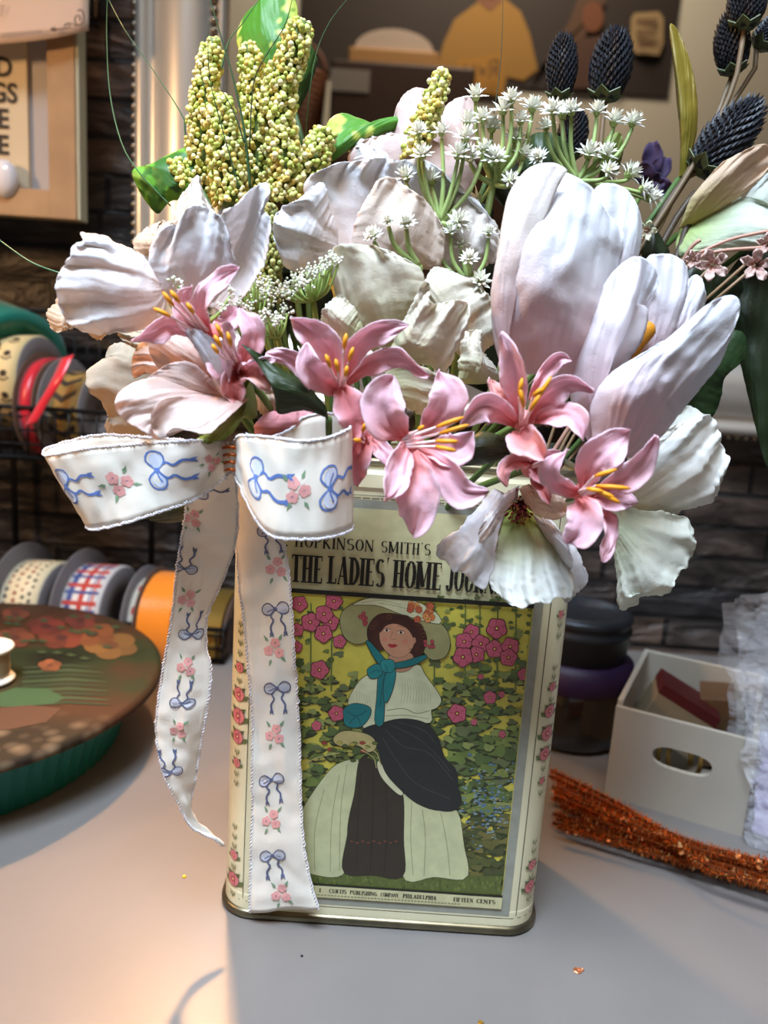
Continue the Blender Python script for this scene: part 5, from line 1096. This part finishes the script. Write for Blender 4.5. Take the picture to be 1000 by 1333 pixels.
# -- pink lilies
PK0 = (240, 146, 142); PK1 = (250, 206, 218); PKE = (250, 226, 234)
def lily(label, c, Y, pets, stam, filament=(238, 200, 196), anth=(228, 150, 24), ctr=None):
    t = thing('pink_lily', label, 'flower', P(c[0], c[1], Y+.012), 'pink lilies')
    del t['group']
    for k, (sp, w_, o_) in enumerate(pets):
        a = dict(cb=PK0, ct=PK1, edge=PKE, ph=k*1.9+c[0]*.03, cup=.38, rip=.0018); a.update(o_); dy = a.pop('dy', (0, -.012, -.014))
        n_ = len(sp); pts = []
        for i, (x, y) in enumerate(sp): pts.append((x, y, Y+np.interp(i/(n_-1), (0, .5, 1), dy)))
        strap('petal', t, pts, w_, a.pop('cb'), a.pop('ct'), **a)
    for k, (x0, y0, x1, y1, x2, y2) in enumerate(stam):
        q = MB(); q.color(filament); q.tube(cr(PX([(x0, y0, Y-.004), (x1, y1, Y-.020)]), 6), [.0007, .0007, .0006, .0006, .0005, .0004], 6); f_ = q.build('filament', ATT, t, cols=True)
        q = MB(); q.color(anth); pp = cr(PX([(x1, y1, Y-.020), ((x1+x2)/2, (y1+y2)/2, Y-.0222), (x2, y2, Y-.022)]), 8); q.tube(pp, [.0004, .0007, .00085, .0009, .00085, .0009, .0007, .0003], 7); q.build('anther', ATT, f_, cols=True)
    cc = P(c[0], c[1], Y+.004); q = MB(); q.color((226, 130, 128)); q.ball(cc, .0045, 12, 8); q.build('throat', ATT, t, cols=True)
    stemto(t, c[0], c[1], Y+.004); return t
lily('pink lily leaning over the white flower at far left', (272, 436), -.082, [
    ([(270, 440), (228, 424), (200, 432), (171, 446)], 30, D_(roll=.5, cb=(226, 120, 120))),
    ([(272, 442), (245, 420), (236, 396), (250, 372)], 30, D_(roll=-.3)),
    ([(276, 436), (262, 410), (270, 380), (290, 362), (312, 350)], 32, D_(roll=.55, dy=(0, -.016, -.012))),
    ([(276, 440), (296, 420), (318, 402)], 30, D_(roll=.6, dy=(.004, .004, .006))),
    ([(276, 442), (284, 470), (296, 498)], 34, D_(dy=(0, -.006, -.004))),
], [(262, 432, 226, 398, 212, 380), (264, 430, 234, 394, 222, 378), (262, 436, 222, 412, 200, 401), (270, 430, 252, 408, 243, 394)])
lily('pink lily with a green leaf across it, left of centre', (312, 476), -.080, [
    ([(312, 480), (326, 446), (322, 420), (312, 400)], 38, D_(roll=-.4, dy=(0, -.004, -.002))),
    ([(312, 482), (302, 455), (299, 435), (298, 418)], 24, D_(roll=.6, ct=(242, 206, 216))),
    ([(312, 484), (290, 462), (272, 440)], 28, D_(dy=(0, -.004, -.006))),
    ([(312, 484), (335, 474), (358, 470)], 26, D_(roll=-.5)),
    ([(312, 486), (334, 490), (352, 508)], 30, D_(roll=.4, cb=(226, 110, 90), ct=(238, 178, 160))),
    ([(310, 486), (302, 500), (310, 524)], 32, D_(cb=(206, 84, 84), ct=(226, 130, 124), dy=(0, -.006, -.004))),
], [(306, 470, 290, 440, 281, 421), (308, 470, 301, 450, 296, 432), (304, 474, 288, 452, 279, 436), (300, 474, 284, 460, 276, 448)])
lily('wide open pink lily at the centre, above the right bow loop', (444, 496), -.078, [
    ([(440, 492), (428, 455), (405, 432), (378, 414)], 42, D_(roll=.25)),
    ([(448, 492), (462, 455), (490, 432), (532, 424)], 34, D_(roll=-.3)),
    ([(440, 500), (405, 480), (376, 466), (346, 460)], 30, D_(roll=.3, dy=(.002, -.004, -.006))),
    ([(450, 502), (480, 474), (520, 466), (559, 489)], 32, D_(roll=-.5)),
    ([(440, 512), (416, 492), (402, 474), (400, 446)], 40, D_(dy=(-.004, -.018, -.02))),
    ([(444, 500), (452, 522), (462, 545), (462, 572)], 44, D_(dy=(-.002, -.014, -.010), ct=(232, 150, 158))),
], [(445, 500, 448, 454, 451, 434), (448, 502, 454, 470, 460, 452), (440, 502, 430, 478, 424, 461), (442, 504, 440, 484, 437, 467), (448, 504, 450, 490, 452, 476)])
lily('pink lily half hidden between the centre lily and the front lily', (478, 572), -.070, [
    ([(480, 566), (464, 600), (466, 634)], 36, D_(dy=(0, -.012, -.012), ct=(234, 160, 168))),
    ([(482, 572), (500, 590), (512, 612)], 24, D_()),
    ([(476, 566), (460, 548), (455, 520)], 26, D_(dy=(0, -.004, 0))),
    ([(478, 572), (464, 560), (452, 574)], 18, D_()),
], [(474, 572, 472, 562, 476, 550), (474, 576, 470, 574, 460, 572)])
lily('front pink lily with its stamens pointing right, over the tin rim', (538, 576), -.092, [
    ([(548, 568), (575, 535), (582, 508), (572, 483)], 50, D_(roll=-.3, dy=(0, -.008, -.004))),
    ([(528, 572), (506, 548), (500, 520), (512, 490)], 60, D_(roll=.2, dy=(0, -.010, -.006))),
    ([(548, 582), (580, 588), (602, 582), (617, 562)], 46, D_(roll=.3, dy=(0, -.006, -.008))),
    ([(546, 586), (575, 608), (602, 640), (638, 640)], 42, D_(roll=-.2)),
    ([(538, 588), (540, 625), (545, 660), (538, 696)], 56, D_(dy=(0, -.016, -.010), cup=.45)),
    ([(532, 576), (522, 600), (512, 628), (500, 652)], 42, D_(roll=.5, dy=(-.004, -.020, -.022))),
], [(525, 572, 568, 556, 604, 543), (525, 576, 572, 564, 611, 553), (525, 580, 567, 574, 597, 575), (525, 582, 567, 581, 594, 587), (530, 568, 545, 560, 552, 554)], filament=(244, 224, 224))
lily('pink lily at the foot of the tall closed tulip', (682, 548), -.088, [
    ([(690, 520), (708, 490), (728, 468), (745, 470)], 22, D_(dy=(.004, 0, .002))),
    ([(675, 546), (672, 500), (664, 460), (652, 433)], 36, D_(roll=.25)),
    ([(690, 545), (712, 515), (740, 500), (774, 507)], 36, D_(roll=-.5)),
    ([(695, 548), (725, 540), (748, 546), (760, 574)], 34, D_(roll=.3, dy=(0, -.014, -.016))),
    ([(672, 552), (650, 536), (628, 530), (600, 556)], 40, D_(roll=.3)),
    ([(665, 540), (652, 515), (640, 495)], 26, D_(cb=(220, 120, 110), ct=(232, 160, 150), dy=(.004, 0, .004))),
    ([(676, 560), (682, 572), (696, 582), (709, 598)], 44, D_(dy=(0, -.020, -.022), ct=(240, 160, 156))),
], [(678, 552, 676, 515, 680, 492), (680, 552, 682, 530, 677, 505), (682, 552, 698, 522, 718, 490), (684, 552, 694, 516, 706, 505), (682, 552, 690, 535, 704, 512)])
lily('small salmon-pink lily tucked above the green-throated flower', (692, 608), -.082, [
    ([(692, 604), (670, 602), (656, 614), (660, 634)], 24, D_(ct=(236, 160, 152))),
    ([(694, 606), (708, 620), (722, 630)], 26, D_(ct=(232, 140, 146))),
    ([(694, 604), (712, 596), (730, 588)], 24, D_()),
    ([(694, 610), (706, 632), (716, 656)], 22, D_(ct=(238, 150, 146))),
], [(694, 606, 712, 598, 728, 592), (694, 608, 714, 602, 730, 601)])
lily('lowest pink lily at right, its petals hanging beside the tin', (760, 642), -.096, [
    ([(760, 636), (772, 602), (796, 580), (820, 560)], 50, D_(roll=-.15, dy=(0, -.008, -.008))),
    ([(772, 642), (808, 626), (836, 604), (853, 566)], 38, D_(roll=-.35)),
    ([(756, 640), (728, 630), (722, 610), (738, 584)], 36, D_(roll=.5, ct=(242, 196, 208))),
    ([(766, 646), (796, 650), (812, 650), (828, 656)], 36, D_(roll=.3, dy=(0, -.004, -.004))),
    ([(772, 652), (790, 676), (794, 704), (783, 731)], 26, D_(roll=.5, dy=(.002, -.004, -.006))),
    ([(758, 648), (762, 672), (756, 690), (740, 707)], 48, D_(dy=(0, -.016, -.010), ct=(242, 196, 208))),
], [(756, 640, 774, 620, 803, 611), (756, 642, 776, 632, 821, 636), (758, 644, 780, 640, 807, 655), (758, 644, 776, 638, 800, 648), (754, 640, 764, 636, 786, 640)])

# -- leaves
def leaf(label, loop, Yb, Yt, cb=(38, 70, 32), ct=(52, 92, 40), spots=None, edge=None, st=True, stemp=None, cat='leaf', name='green_leaf', **k):
    t = thing(name, label, cat, P(*loop[0], Yb)); dk = 1 if spots else .78; hu = (1.06, 1.0, .8) if spots or ct[0] > 100 else (1.12, .84, .72); dk = 1.15 if spots else 1 if ct[0] > 100 else dk; cb = tuple(v*dk*h for v, h in zip(cb, hu)); ct = tuple(v*dk*h for v, h in zip(ct, hu)); a = dict(m=LEAFM, rip=.0012, freq=2, frill=.25, wr=.0008); a.update(k)
    o = petal('blade', t, loop, Yb, Yt, cb, ct, edge=edge, **a)
    if spots:
        at = o.data.attributes['Col']; c = np.empty(len(o.data.vertices)*4); at.data.foreach_get('color', c); c = c.reshape(-1, 4); s_ = np.array(lin(spots))
        for i, v in enumerate(o.data.vertices):
            f = sm((nz(v.co.x*70, v.co.y*70, v.co.z*45+loop[0][0])+.55*nz(v.co.x*240, 3, v.co.z*200))*4.5-.2); c[i, :3] = c[i, :3]*(1-f)+s_*f
        at.data.foreach_set('color', c.ravel())
    if st: x, y = stemp or loop[0]; stemto(t, x, y, Yb+.001, .0014, color=(70, 96, 44))
    return t
YG = (196, 206, 96)
leaf('variegated green and yellow leaf standing at the top between the berry spikes', [(352, 96), (322, 78), (308, 56), (314, 26), (334, 4), (346, -16), (376, -16), (388, 12), (384, 44), (368, 76)], .004, .02, (52, 104, 34), (60, 116, 38), YG, n=44)
leaf('green leaf half hidden right of the tallest berry spike', [(384, 148), (377, 118), (384, 74), (402, 56), (413, 78), (404, 112), (392, 138)], .004, .012, (46, 100, 36), (58, 118, 44))
leaf('variegated leaf twisting sideways above the white back flower', [(392, 222), (412, 190), (428, 158), (446, 147), (470, 155), (492, 162), (514, 152), (537, 153), (522, 166), (496, 176), (470, 186), (448, 200), (424, 216)], -.008, .004, (56, 108, 36), (64, 120, 40), YG, n=44)
leaf('dark variegated leaf pointing left beside the silver frame', [(262, 248), (250, 196), (226, 198), (200, 212), (172, 222), (180, 246), (194, 268), (206, 278), (222, 262), (240, 262)], -.010, -.006, (30, 66, 28), (44, 92, 34), (110, 170, 50), n=40)
leaf('tall narrow olive leaf with a curled tip, left of the dark thistles', [(884, 232), (886, 186), (881, 130), (877, 84), (872, 32), (886, 46), (900, 84), (908, 130), (907, 172), (898, 208), (892, 232)], .02, .03, (112, 108, 40), (130, 118, 52), cup=-.004)
leaf('large dark green leaf down the right edge', [(975, 322), (952, 350), (938, 376), (952, 400), (958, 440), (970, 500), (984, 556), (1002, 612), (1040, 600), (1060, 480), (1050, 380), (1020, 330)], .010, -.004, (26, 56, 28), (34, 66, 32), n=36)
leaf('green leaf under the open tulip, pointing down right', [(900, 440), (962, 430), (972, 462), (944, 492), (940, 515), (932, 536), (918, 550), (896, 548), (880, 540), (890, 500)], -.015, -.02, (30, 66, 36), (40, 84, 44))
leaf('dark leaf behind the tiny pink blossoms', [(860, 440), (850, 380), (862, 350), (890, 345), (930, 352), (965, 365), (960, 400), (920, 430)], .004, .0, (26, 50, 28), (34, 62, 30))
leaf('dark green pointed leaf between the left lily and centre lily', [(428, 545), (396, 534), (362, 538), (358, 502), (345, 476), (314, 448), (334, 458), (366, 480), (398, 500), (424, 528)], -.092, -.094, (34, 62, 30), (46, 84, 38), cup=.002)
leaf('dark olive leaf between the front lily and the tulip lily', [(664, 580), (652, 568), (628, 562), (608, 576), (592, 604), (614, 606), (640, 602), (664, 592)], -.088, -.092, (42, 58, 26), (54, 74, 32))
leaf('green leaf tip showing under the left bow loop', [(262, 640), (226, 650), (196, 664), (178, 672), (206, 680), (232, 680), (262, 668)], -.066, -.062, (44, 66, 28), (58, 84, 34))
leaf('green leaf behind the tulip under the dark thistles', [(690, 240), (676, 210), (684, 184), (704, 172), (734, 180), (748, 212), (738, 240)], .006, .012, (40, 78, 38), (52, 96, 44))
leaf('sage leaf below the right dark thistle at the top', [(770, 225), (776, 196), (790, 178), (806, 172), (812, 190), (806, 220), (794, 240)], .016, .014, (92, 112, 66), (108, 126, 76))
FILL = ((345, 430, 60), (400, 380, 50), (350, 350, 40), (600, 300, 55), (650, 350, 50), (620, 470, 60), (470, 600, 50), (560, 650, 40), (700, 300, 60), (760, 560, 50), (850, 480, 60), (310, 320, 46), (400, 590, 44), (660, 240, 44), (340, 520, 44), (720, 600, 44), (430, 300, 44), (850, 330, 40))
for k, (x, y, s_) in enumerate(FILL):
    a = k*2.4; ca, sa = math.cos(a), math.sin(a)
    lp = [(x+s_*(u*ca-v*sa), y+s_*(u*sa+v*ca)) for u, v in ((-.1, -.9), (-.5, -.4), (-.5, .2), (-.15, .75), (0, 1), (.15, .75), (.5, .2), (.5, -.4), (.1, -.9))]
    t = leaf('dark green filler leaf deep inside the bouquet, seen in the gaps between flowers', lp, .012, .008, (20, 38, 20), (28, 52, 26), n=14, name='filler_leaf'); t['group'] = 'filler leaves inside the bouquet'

# -- grass blades
def blade(label, pts, r, col=(52, 92, 50)):
    t = MB(); t.color(col); W = cr(PX(pts), 40); n = len(W); t.tube(W, [r*(.35+.65*min(1, (n-1-i)/(n-1)*1.0+.0)) if True else r for i in range(n)][::-1], 6, flat=.45)
    tag(t.build('grass_blade', ATT, cols=True, loc=W[0]), label, 'grass blade')
blade('long thin grass blade arching down beside the wooden frame', [(141, -30, .0), (139, 40, .0), (143, 120, -.004), (158, 185, -.01), (180, 223, -.012), (222, 268, -.012)], .0008, (70, 112, 70))
blade('grass blade crossing the silver frame to the left berry spike', [(132, -20, .006), (160, 35, .006), (200, 92, .004), (236, 148, 0), (241, 170, 0), (242, 240, 0)], .0009, (56, 96, 58))
blade('thick dark grass blade between the two left berry spikes', [(268, -20, -.02), (287, 45, -.02), (303, 100, -.02), (318, 170, -.02), (326, 245, -.02)], .0015, (44, 78, 44))
blade('grass blade running in from the left edge to the white flower', [(-20, 298, -.05), (12, 322, -.05), (42, 342, -.05), (80, 356, -.05), (120, 366, -.045)], .0011, (50, 110, 72))
blade('fine grass blade curving over the tall berry spike to the top edge', [(460, -10, .0), (430, 28, 0), (412, 70, .0), (402, 130, 0), (396, 200, 0)], .0008, (66, 100, 60))
blade('hair-thin blade standing alone in front of the poster reflection', [(655, -10, .02), (654, 40, .02), (651, 90, .02), (642, 155, .02)], .0007, (60, 70, 50))
blade('curved grass blade over the second berry spike', [(384, -20, -.022), (372, 30, -.022), (345, 75, -.022), (330, 110, -.022), (325, 190, -.022)], .0007, (40, 62, 40))
blade('fine blade lying over the left berry spike', [(271, 30, -.026), (273, 100, -.026), (290, 170, -.026), (312, 246, -.026)], .0007, (40, 70, 40))
blade('short blade slanting from the top leaf to the left berry spike', [(340, -4, -.01), (316, 30, -.01), (298, 54, -.01), (288, 90, -.01)], .0007, (90, 130, 90))
blade('short dark blade leaning left between the berry spikes', [(286, 112, -.022), (304, 145, -.022), (318, 185, -.022)], .0010, (34, 58, 34))

# -- yellow-green berry spikes
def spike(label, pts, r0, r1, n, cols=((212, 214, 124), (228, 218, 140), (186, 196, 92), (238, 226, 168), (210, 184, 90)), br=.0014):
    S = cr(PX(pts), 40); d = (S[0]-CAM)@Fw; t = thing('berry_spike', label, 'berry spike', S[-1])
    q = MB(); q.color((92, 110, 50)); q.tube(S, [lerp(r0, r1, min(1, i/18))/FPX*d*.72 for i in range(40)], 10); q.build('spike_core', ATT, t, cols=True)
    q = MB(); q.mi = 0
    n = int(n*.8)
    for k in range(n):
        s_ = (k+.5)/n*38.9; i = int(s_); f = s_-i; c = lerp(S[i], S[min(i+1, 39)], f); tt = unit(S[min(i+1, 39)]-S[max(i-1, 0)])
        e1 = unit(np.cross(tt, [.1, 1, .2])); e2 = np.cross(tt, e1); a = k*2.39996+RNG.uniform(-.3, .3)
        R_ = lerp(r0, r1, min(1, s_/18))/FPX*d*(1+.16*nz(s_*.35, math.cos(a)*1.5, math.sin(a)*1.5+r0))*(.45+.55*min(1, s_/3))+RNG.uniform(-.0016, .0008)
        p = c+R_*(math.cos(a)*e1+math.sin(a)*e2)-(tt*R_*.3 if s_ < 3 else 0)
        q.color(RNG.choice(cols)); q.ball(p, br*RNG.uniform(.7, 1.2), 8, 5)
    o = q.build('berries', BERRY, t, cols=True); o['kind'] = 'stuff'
    e = np.array([RNG.uniform(-.05, 0), .0, .15]); q = MB(); q.color((96, 110, 52)); q.tube(cr([S[-1], lerp(S[-1], e, .5)+[0, .01, 0], e], 10), .0016, 6); q.build('stem', ATT, t, cols=True); return t
BERRY = mat('berry_plastic', rough=.45, attr=True, coat=.1)
spike('slim berry spike rising highest at far left, top of the pair', [(279, 52, -.006), (272, 85, -.006), (266, 130, -.006), (262, 200, -.004), (256, 262, -.004)], 11, 19, 560)
spike('broad berry spike in front of the slim one at far left', [(284, 126, -.014), (290, 170, -.014), (296, 215, -.014), (302, 268, -.014)], 13, 23, 620)
spike('berry spike left of the tallest one, below the variegated leaf', [(325, 60, -.004), (328, 100, -.004), (334, 160, -.004), (338, 250, -.004)], 12, 19, 640)
spike('tallest and thickest berry spike, leaning right at the top', [(394, 30, -.016), (384, 62, -.016), (368, 105, -.016), (362, 160, -.016), (372, 215, -.016), (372, 262, -.014)], 17, 21, 980)
spike('short berry spike right of the tallest one', [(424, 172, -.010), (414, 196, -.010), (402, 222, -.010), (396, 250, -.008)], 14, 20, 330)
spike('small berry spike in front of the blush petals, top centre', [(576, 94, -.012), (568, 125, -.012), (556, 155, -.012), (540, 190, -.010), (532, 222, -.008)], 11, 15, 420)
spike('stubby berry cluster beside the dark leaf at far left', [(228, 210, -.012), (234, 225, -.010), (242, 244, -.010)], 8, 11, 110)
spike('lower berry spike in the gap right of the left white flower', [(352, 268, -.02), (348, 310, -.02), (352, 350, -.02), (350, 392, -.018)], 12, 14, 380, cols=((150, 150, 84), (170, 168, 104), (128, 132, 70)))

# -- small white florets on green sprays
def floret_mesh(q, c, r, up):
    up = unit(up); a = unit(np.cross(up, [.3, .5, .8])); b_ = np.cross(up, a)
    q.color((168, 182, 110)); q.ball(c, r*.3, 6, 4)
    for L_ in range(3):
        for k in range(9):
            an = k*.698+L_*.35+RNG.uniform(-.1, .1); el = (.15, .65, 1.15)[L_]+RNG.uniform(-.1, .1); d = math.cos(el)*(math.cos(an)*a+math.sin(an)*b_)+math.sin(el)*up; sd = unit(np.cross(d, up)+1e-6)*r*.16; nn = unit(np.cross(sd, d))*r*.10
            q.color((236, 234, 220) if L_ else (240, 238, 228)); m_ = c+d*r*.6; tip = c+d*r*1.0
            q.add([c, m_-sd, m_+sd, tip, m_+nn], [(0, 1, 4), (0, 4, 2), (1, 3, 4), (4, 3, 2), (0, 2, 3, 1)])
def spray(label, node, Y, fl, r=15, root=None):
    t = thing('floret_spray', label, 'flower spray', P(node[0], node[1], Y)); nd = P(node[0], node[1], Y)
    q = MB(); q.color((158, 178, 108))
    for k, (x, y) in enumerate(fl):
        yy = Y+RNG.uniform(-.008, .008); e = P(x, y+6, yy); m_ = P(lerp(node[0], x, .62)+RNG.uniform(-4, 4)+(x-node[0])*.12, lerp(node[1], y, .5)+5, (Y+yy)/2)
        q.tube(cr([nd, m_, e], 10), np.linspace(.0013, .0009, 10), 6)
        f_ = MB(); c = P(x, y, yy); floret_mesh(f_, c, r*RNG.uniform(.9, 1.2)/FPX*((c-CAM)@Fw)*1.15, unit(c-m_)+np.array([0, -.4, .2])); f_.build('floret', ATT, t, cols=True, smooth=False)
    q.color((120, 136, 70)); e = np.array(root or (.01, .0, .18)); q.tube(cr([nd, lerp(nd, e, .5)+[0, .004, 0], e], 12), .0017, 7); q.build('branching_stem', ATT, t, cols=True); return t
spray('white floret spray left of the others, beside the top centre spike', (572, 290), -.030, [(545, 173), (575, 174), (606, 181), (596, 203), (550, 203), (608, 160), (529, 232), (597, 290), (562, 236), (630, 196)])
spray('dense white floret spray left of the tall tulip', (642, 240), -.018, [(619, 127), (666, 131), (693, 142), (628, 156), (678, 159), (640, 168), (670, 182), (680, 204), (644, 208), (612, 206), (655, 145), (664, 236), (625, 259)])
spray('white floret spray behind the top of the tall tulip', (752, 236), -.012, [(720, 146), (744, 146), (777, 147), (799, 160), (823, 161), (711, 167), (766, 202), (788, 202), (792, 224), (818, 228), (836, 246), (846, 256), (702, 206), (732, 150)])
spray('pair of small florets rising in front of the white back flower', (545, 345), -.052, [(506, 289), (529, 292), (487, 308)], 13)
spray('florets low in the gap between cream flower and tall tulip', (612, 370), -.030, [(587, 303), (636, 304), (611, 338), (625, 367), (600, 320), (574, 312)], 13)
def umbel(label, c, tips, Y, root):
    t = thing('lace_flower', label, 'flower spray', P(c[0], c[1], Y)); nd = P(c[0], c[1], Y); q = MB(); f_ = MB(); q.color((146, 166, 84))
    for (x, y) in tips:
        yy = Y+RNG.uniform(-.010, .006); e = P(x, y, yy); m_ = P(lerp(c[0], x, .6), max(y, lerp(c[1], y, .35))+3, (Y+yy)/2-.003); q.tube(cr([nd, m_, e], 8), .0006, 5)
        for k in range(16):
            p = e+np.array([RNG.gauss(0, .0014), RNG.gauss(0, .0014), RNG.gauss(.001, .0014)]); f_.color(RNG.choice(((238, 234, 220), (228, 226, 206), (214, 216, 186)))); f_.ball(p, RNG.uniform(.0004, .0008), 5, 4)
    q.tube(cr([nd, lerp(nd, root, .5), root], 8), .0013, 6); q.build('branching_stem', ATT, t, cols=True); o = f_.build('floret_heads', ATT, t, cols=True); o['kind'] = 'stuff'
umbel('green-armed white lace flower left of the cream flower', (408, 392), [(lerp(366, 440, k/13), lerp(382, 340, (k/13)**.8)+((k*5) % 3)*4-4) for k in range(14)]+[(372+k*9, 386-k*5) for k in range(7)], -.056, np.array([-.03, -.01, .2]))
umbel('small white lace flower right of the left lilies', (362, 440), [(322+k*6.5, 408+((k*7) % 4)*4) for k in range(9)]+[(330+k*8, 420) for k in range(5)], -.060, np.array([-.04, -.01, .2]))
umbel('dim white lace flower in the dark gap under the berry spikes', (335, 410), [(308+((k*13) % 50), 362+((k*7) % 36)) for k in range(22)], -.035, np.array([-.04, .0, .2]))
umbel('white lace florets between the two petals of the far left flower', (255, 420), [(232, 372), (252, 368), (300, 385), (292, 400), (310, 396), (300, 410)], -.070, np.array([-.05, -.01, .2]))

# -- dark blue thistles
TH_ = mat('dark_thistle', rough=.5, attr=True)
def thistle(label, c, ax, Ln, Rr_, Y, stem, fat=.5):
    """c centre px, ax tilt px direction towards the tip, Ln/Rr_ length and half width in px"""
    u = unit(ax); a0 = P(c[0]-u[0]*Ln/2, c[1]-u[1]*Ln/2, Y); a1 = P(c[0]+u[0]*Ln/2, c[1]+u[1]*Ln/2, Y); tt = unit(a1-a0); L_ = np.linalg.norm(a1-a0); R_ = Rr_/Ln*L_
    t = thing('dark_thistle', label, 'thistle', a0); e1 = unit(np.cross(tt, [0, 1, .1])); e2 = np.cross(tt, e1)
    q = MB(); q.color((24, 28, 36)); q.tube([lerp(a0, a1, s_) for s_ in np.linspace(0, 1, 12)], [R_*.8*math.sin(math.pi*min(1, (.10+.85*s_)))**.6 for s_ in np.linspace(0, 1, 12)], 12); q.build('head_core', TH_, t, cols=True)
    q = MB(); N_ = 300
    for k in range(N_):
        s_ = (k+.5)/N_; r = R_*.84*math.sin(math.pi*(.12+.84*s_))**.6; an = k*2.39996; rd = math.cos(an)*e1+math.sin(an)*e2; p = lerp(a0, a1, s_)+rd*r*.9
        d = unit(tt*(.95+.5*s_)+rd*RNG.uniform(.45, .7)); sd = unit(np.cross(d, rd)); ln = R_*RNG.uniform(.36, .48); w_ = R_*.085; g = RNG.uniform(.8, 1.3); q.c = tuple(v*g for v in lin((27, 30, 38)))
        m_ = p+d*ln*.45; q.add([p-sd*w_*.6, p+sd*w_*.6, m_+sd*w_, p+d*ln, m_-sd*w_, m_+np.cross(sd, d)*w_*.9], [(0, 1, 2, 5), (2, 3, 5), (3, 4, 5), (4, 0, 5), (0, 4, 3, 2, 1)])
    q.build('bracts', TH_, t, cols=True, smooth=False)
    q = MB(); q.color((86, 96, 62))
    for k in range(6):
        an = k*1.047; rd = math.cos(an)*e1+math.sin(an)*e2; sd = np.cross(rd, tt)*R_*.35; q.add([a0-tt*.002, a0+rd*R_*.55-sd+tt*R_*.1, a0+rd*R_*.85+tt*R_*.35, a0+rd*R_*.55+sd+tt*R_*.1], [(0, 1, 2, 3)])
    o = q.build('calyx', ATT, t, cols=True, smooth=False); s_ = o.modifiers.new('thickness', 'SOLIDIFY'); s_.thickness = .0006
    q = MB(); q.color((112, 92, 66)); q.tube(cr([a0]+[P(*p) for p in stem], 16), .0013, 7); q.build('stem', ATT, t, cols=True); return t
R_in = (770, 420, .0)
thistle('smaller dark thistle head at the top, left of its pair', (731, 90), (.08, -1), 78, 25, .022, [(735, 190, .015), (745, 300, .01), R_in])
thistle('plump dark thistle head at the top beside the smaller one', (795, 88), (.18, -1), 86, 33, .018, [(782, 190, .014), (770, 300, .01), R_in])
thistle('big spiky dark thistle head pointing up right, above the peach bud', (945, 182), (.62, -.72), 110, 38, .016, [(886, 240, .016), (850, 310, .01), R_in])
thistle('dark thistle head on a bent wire near the top right corner', (953, 60), (-.05, -1), 72, 27, .030, [(945, 120, .03), (925, 170, .024), (880, 250, .016), R_in])
thistle('dark thistle head cut off by the top edge at right', (972, 8), (.1, -1), 60, 30, .022, [(966, 60, .02), (952, 120, .018), (900, 220, .014), R_in])
thistle('dark thistle head barely showing at the right edge', (1003, 42), (.6, -.6), 50, 22, .036, [(985, 85, .036), (950, 140, .03), (890, 240, .016), R_in])
thistle('shadowed thistle head behind the florets above the tulip', (745, 178), (.2, -1), 60, 24, .030, [(750, 240, .02), (755, 320, .01), R_in])
# -- dark twigs at right and purple bloom behind
q = MB(); q.color((70, 56, 40))
for a_, b_, c_ in (((892, 232), (862, 275), (835, 330)), ((905, 250), (880, 285), (850, 335)), ((915, 262), (892, 300), (870, 350))): q.tube(cr(PX([(*a_, .016), (*b_, .014), (*c_, .01)]+[R_in]), 12), .0017, 7)
tag(q.build('brown_twig', ATT, cols=True, loc=P(892, 232, .016)), 'brown branching twig beside the peach bud at right', 'twig')
pf = thing('purple_flower', 'dark purple flower blurred behind the white florets at right', 'flower', P(840, 240, .10))
for k, (x, y) in enumerate(((850, 185), (868, 205), (862, 235), (845, 262), (832, 215), (872, 250))):
    strap('petal', pf, [(842, 240, .10), ((842+x)/2+3, (240+y)/2, .095), (x, y, .095)], 26, (46, 30, 58), (68, 50, 88), tipw=.4, n=12, k=8)
stemto(pf, 842, 240, .10, end=(.05, .03, .2))
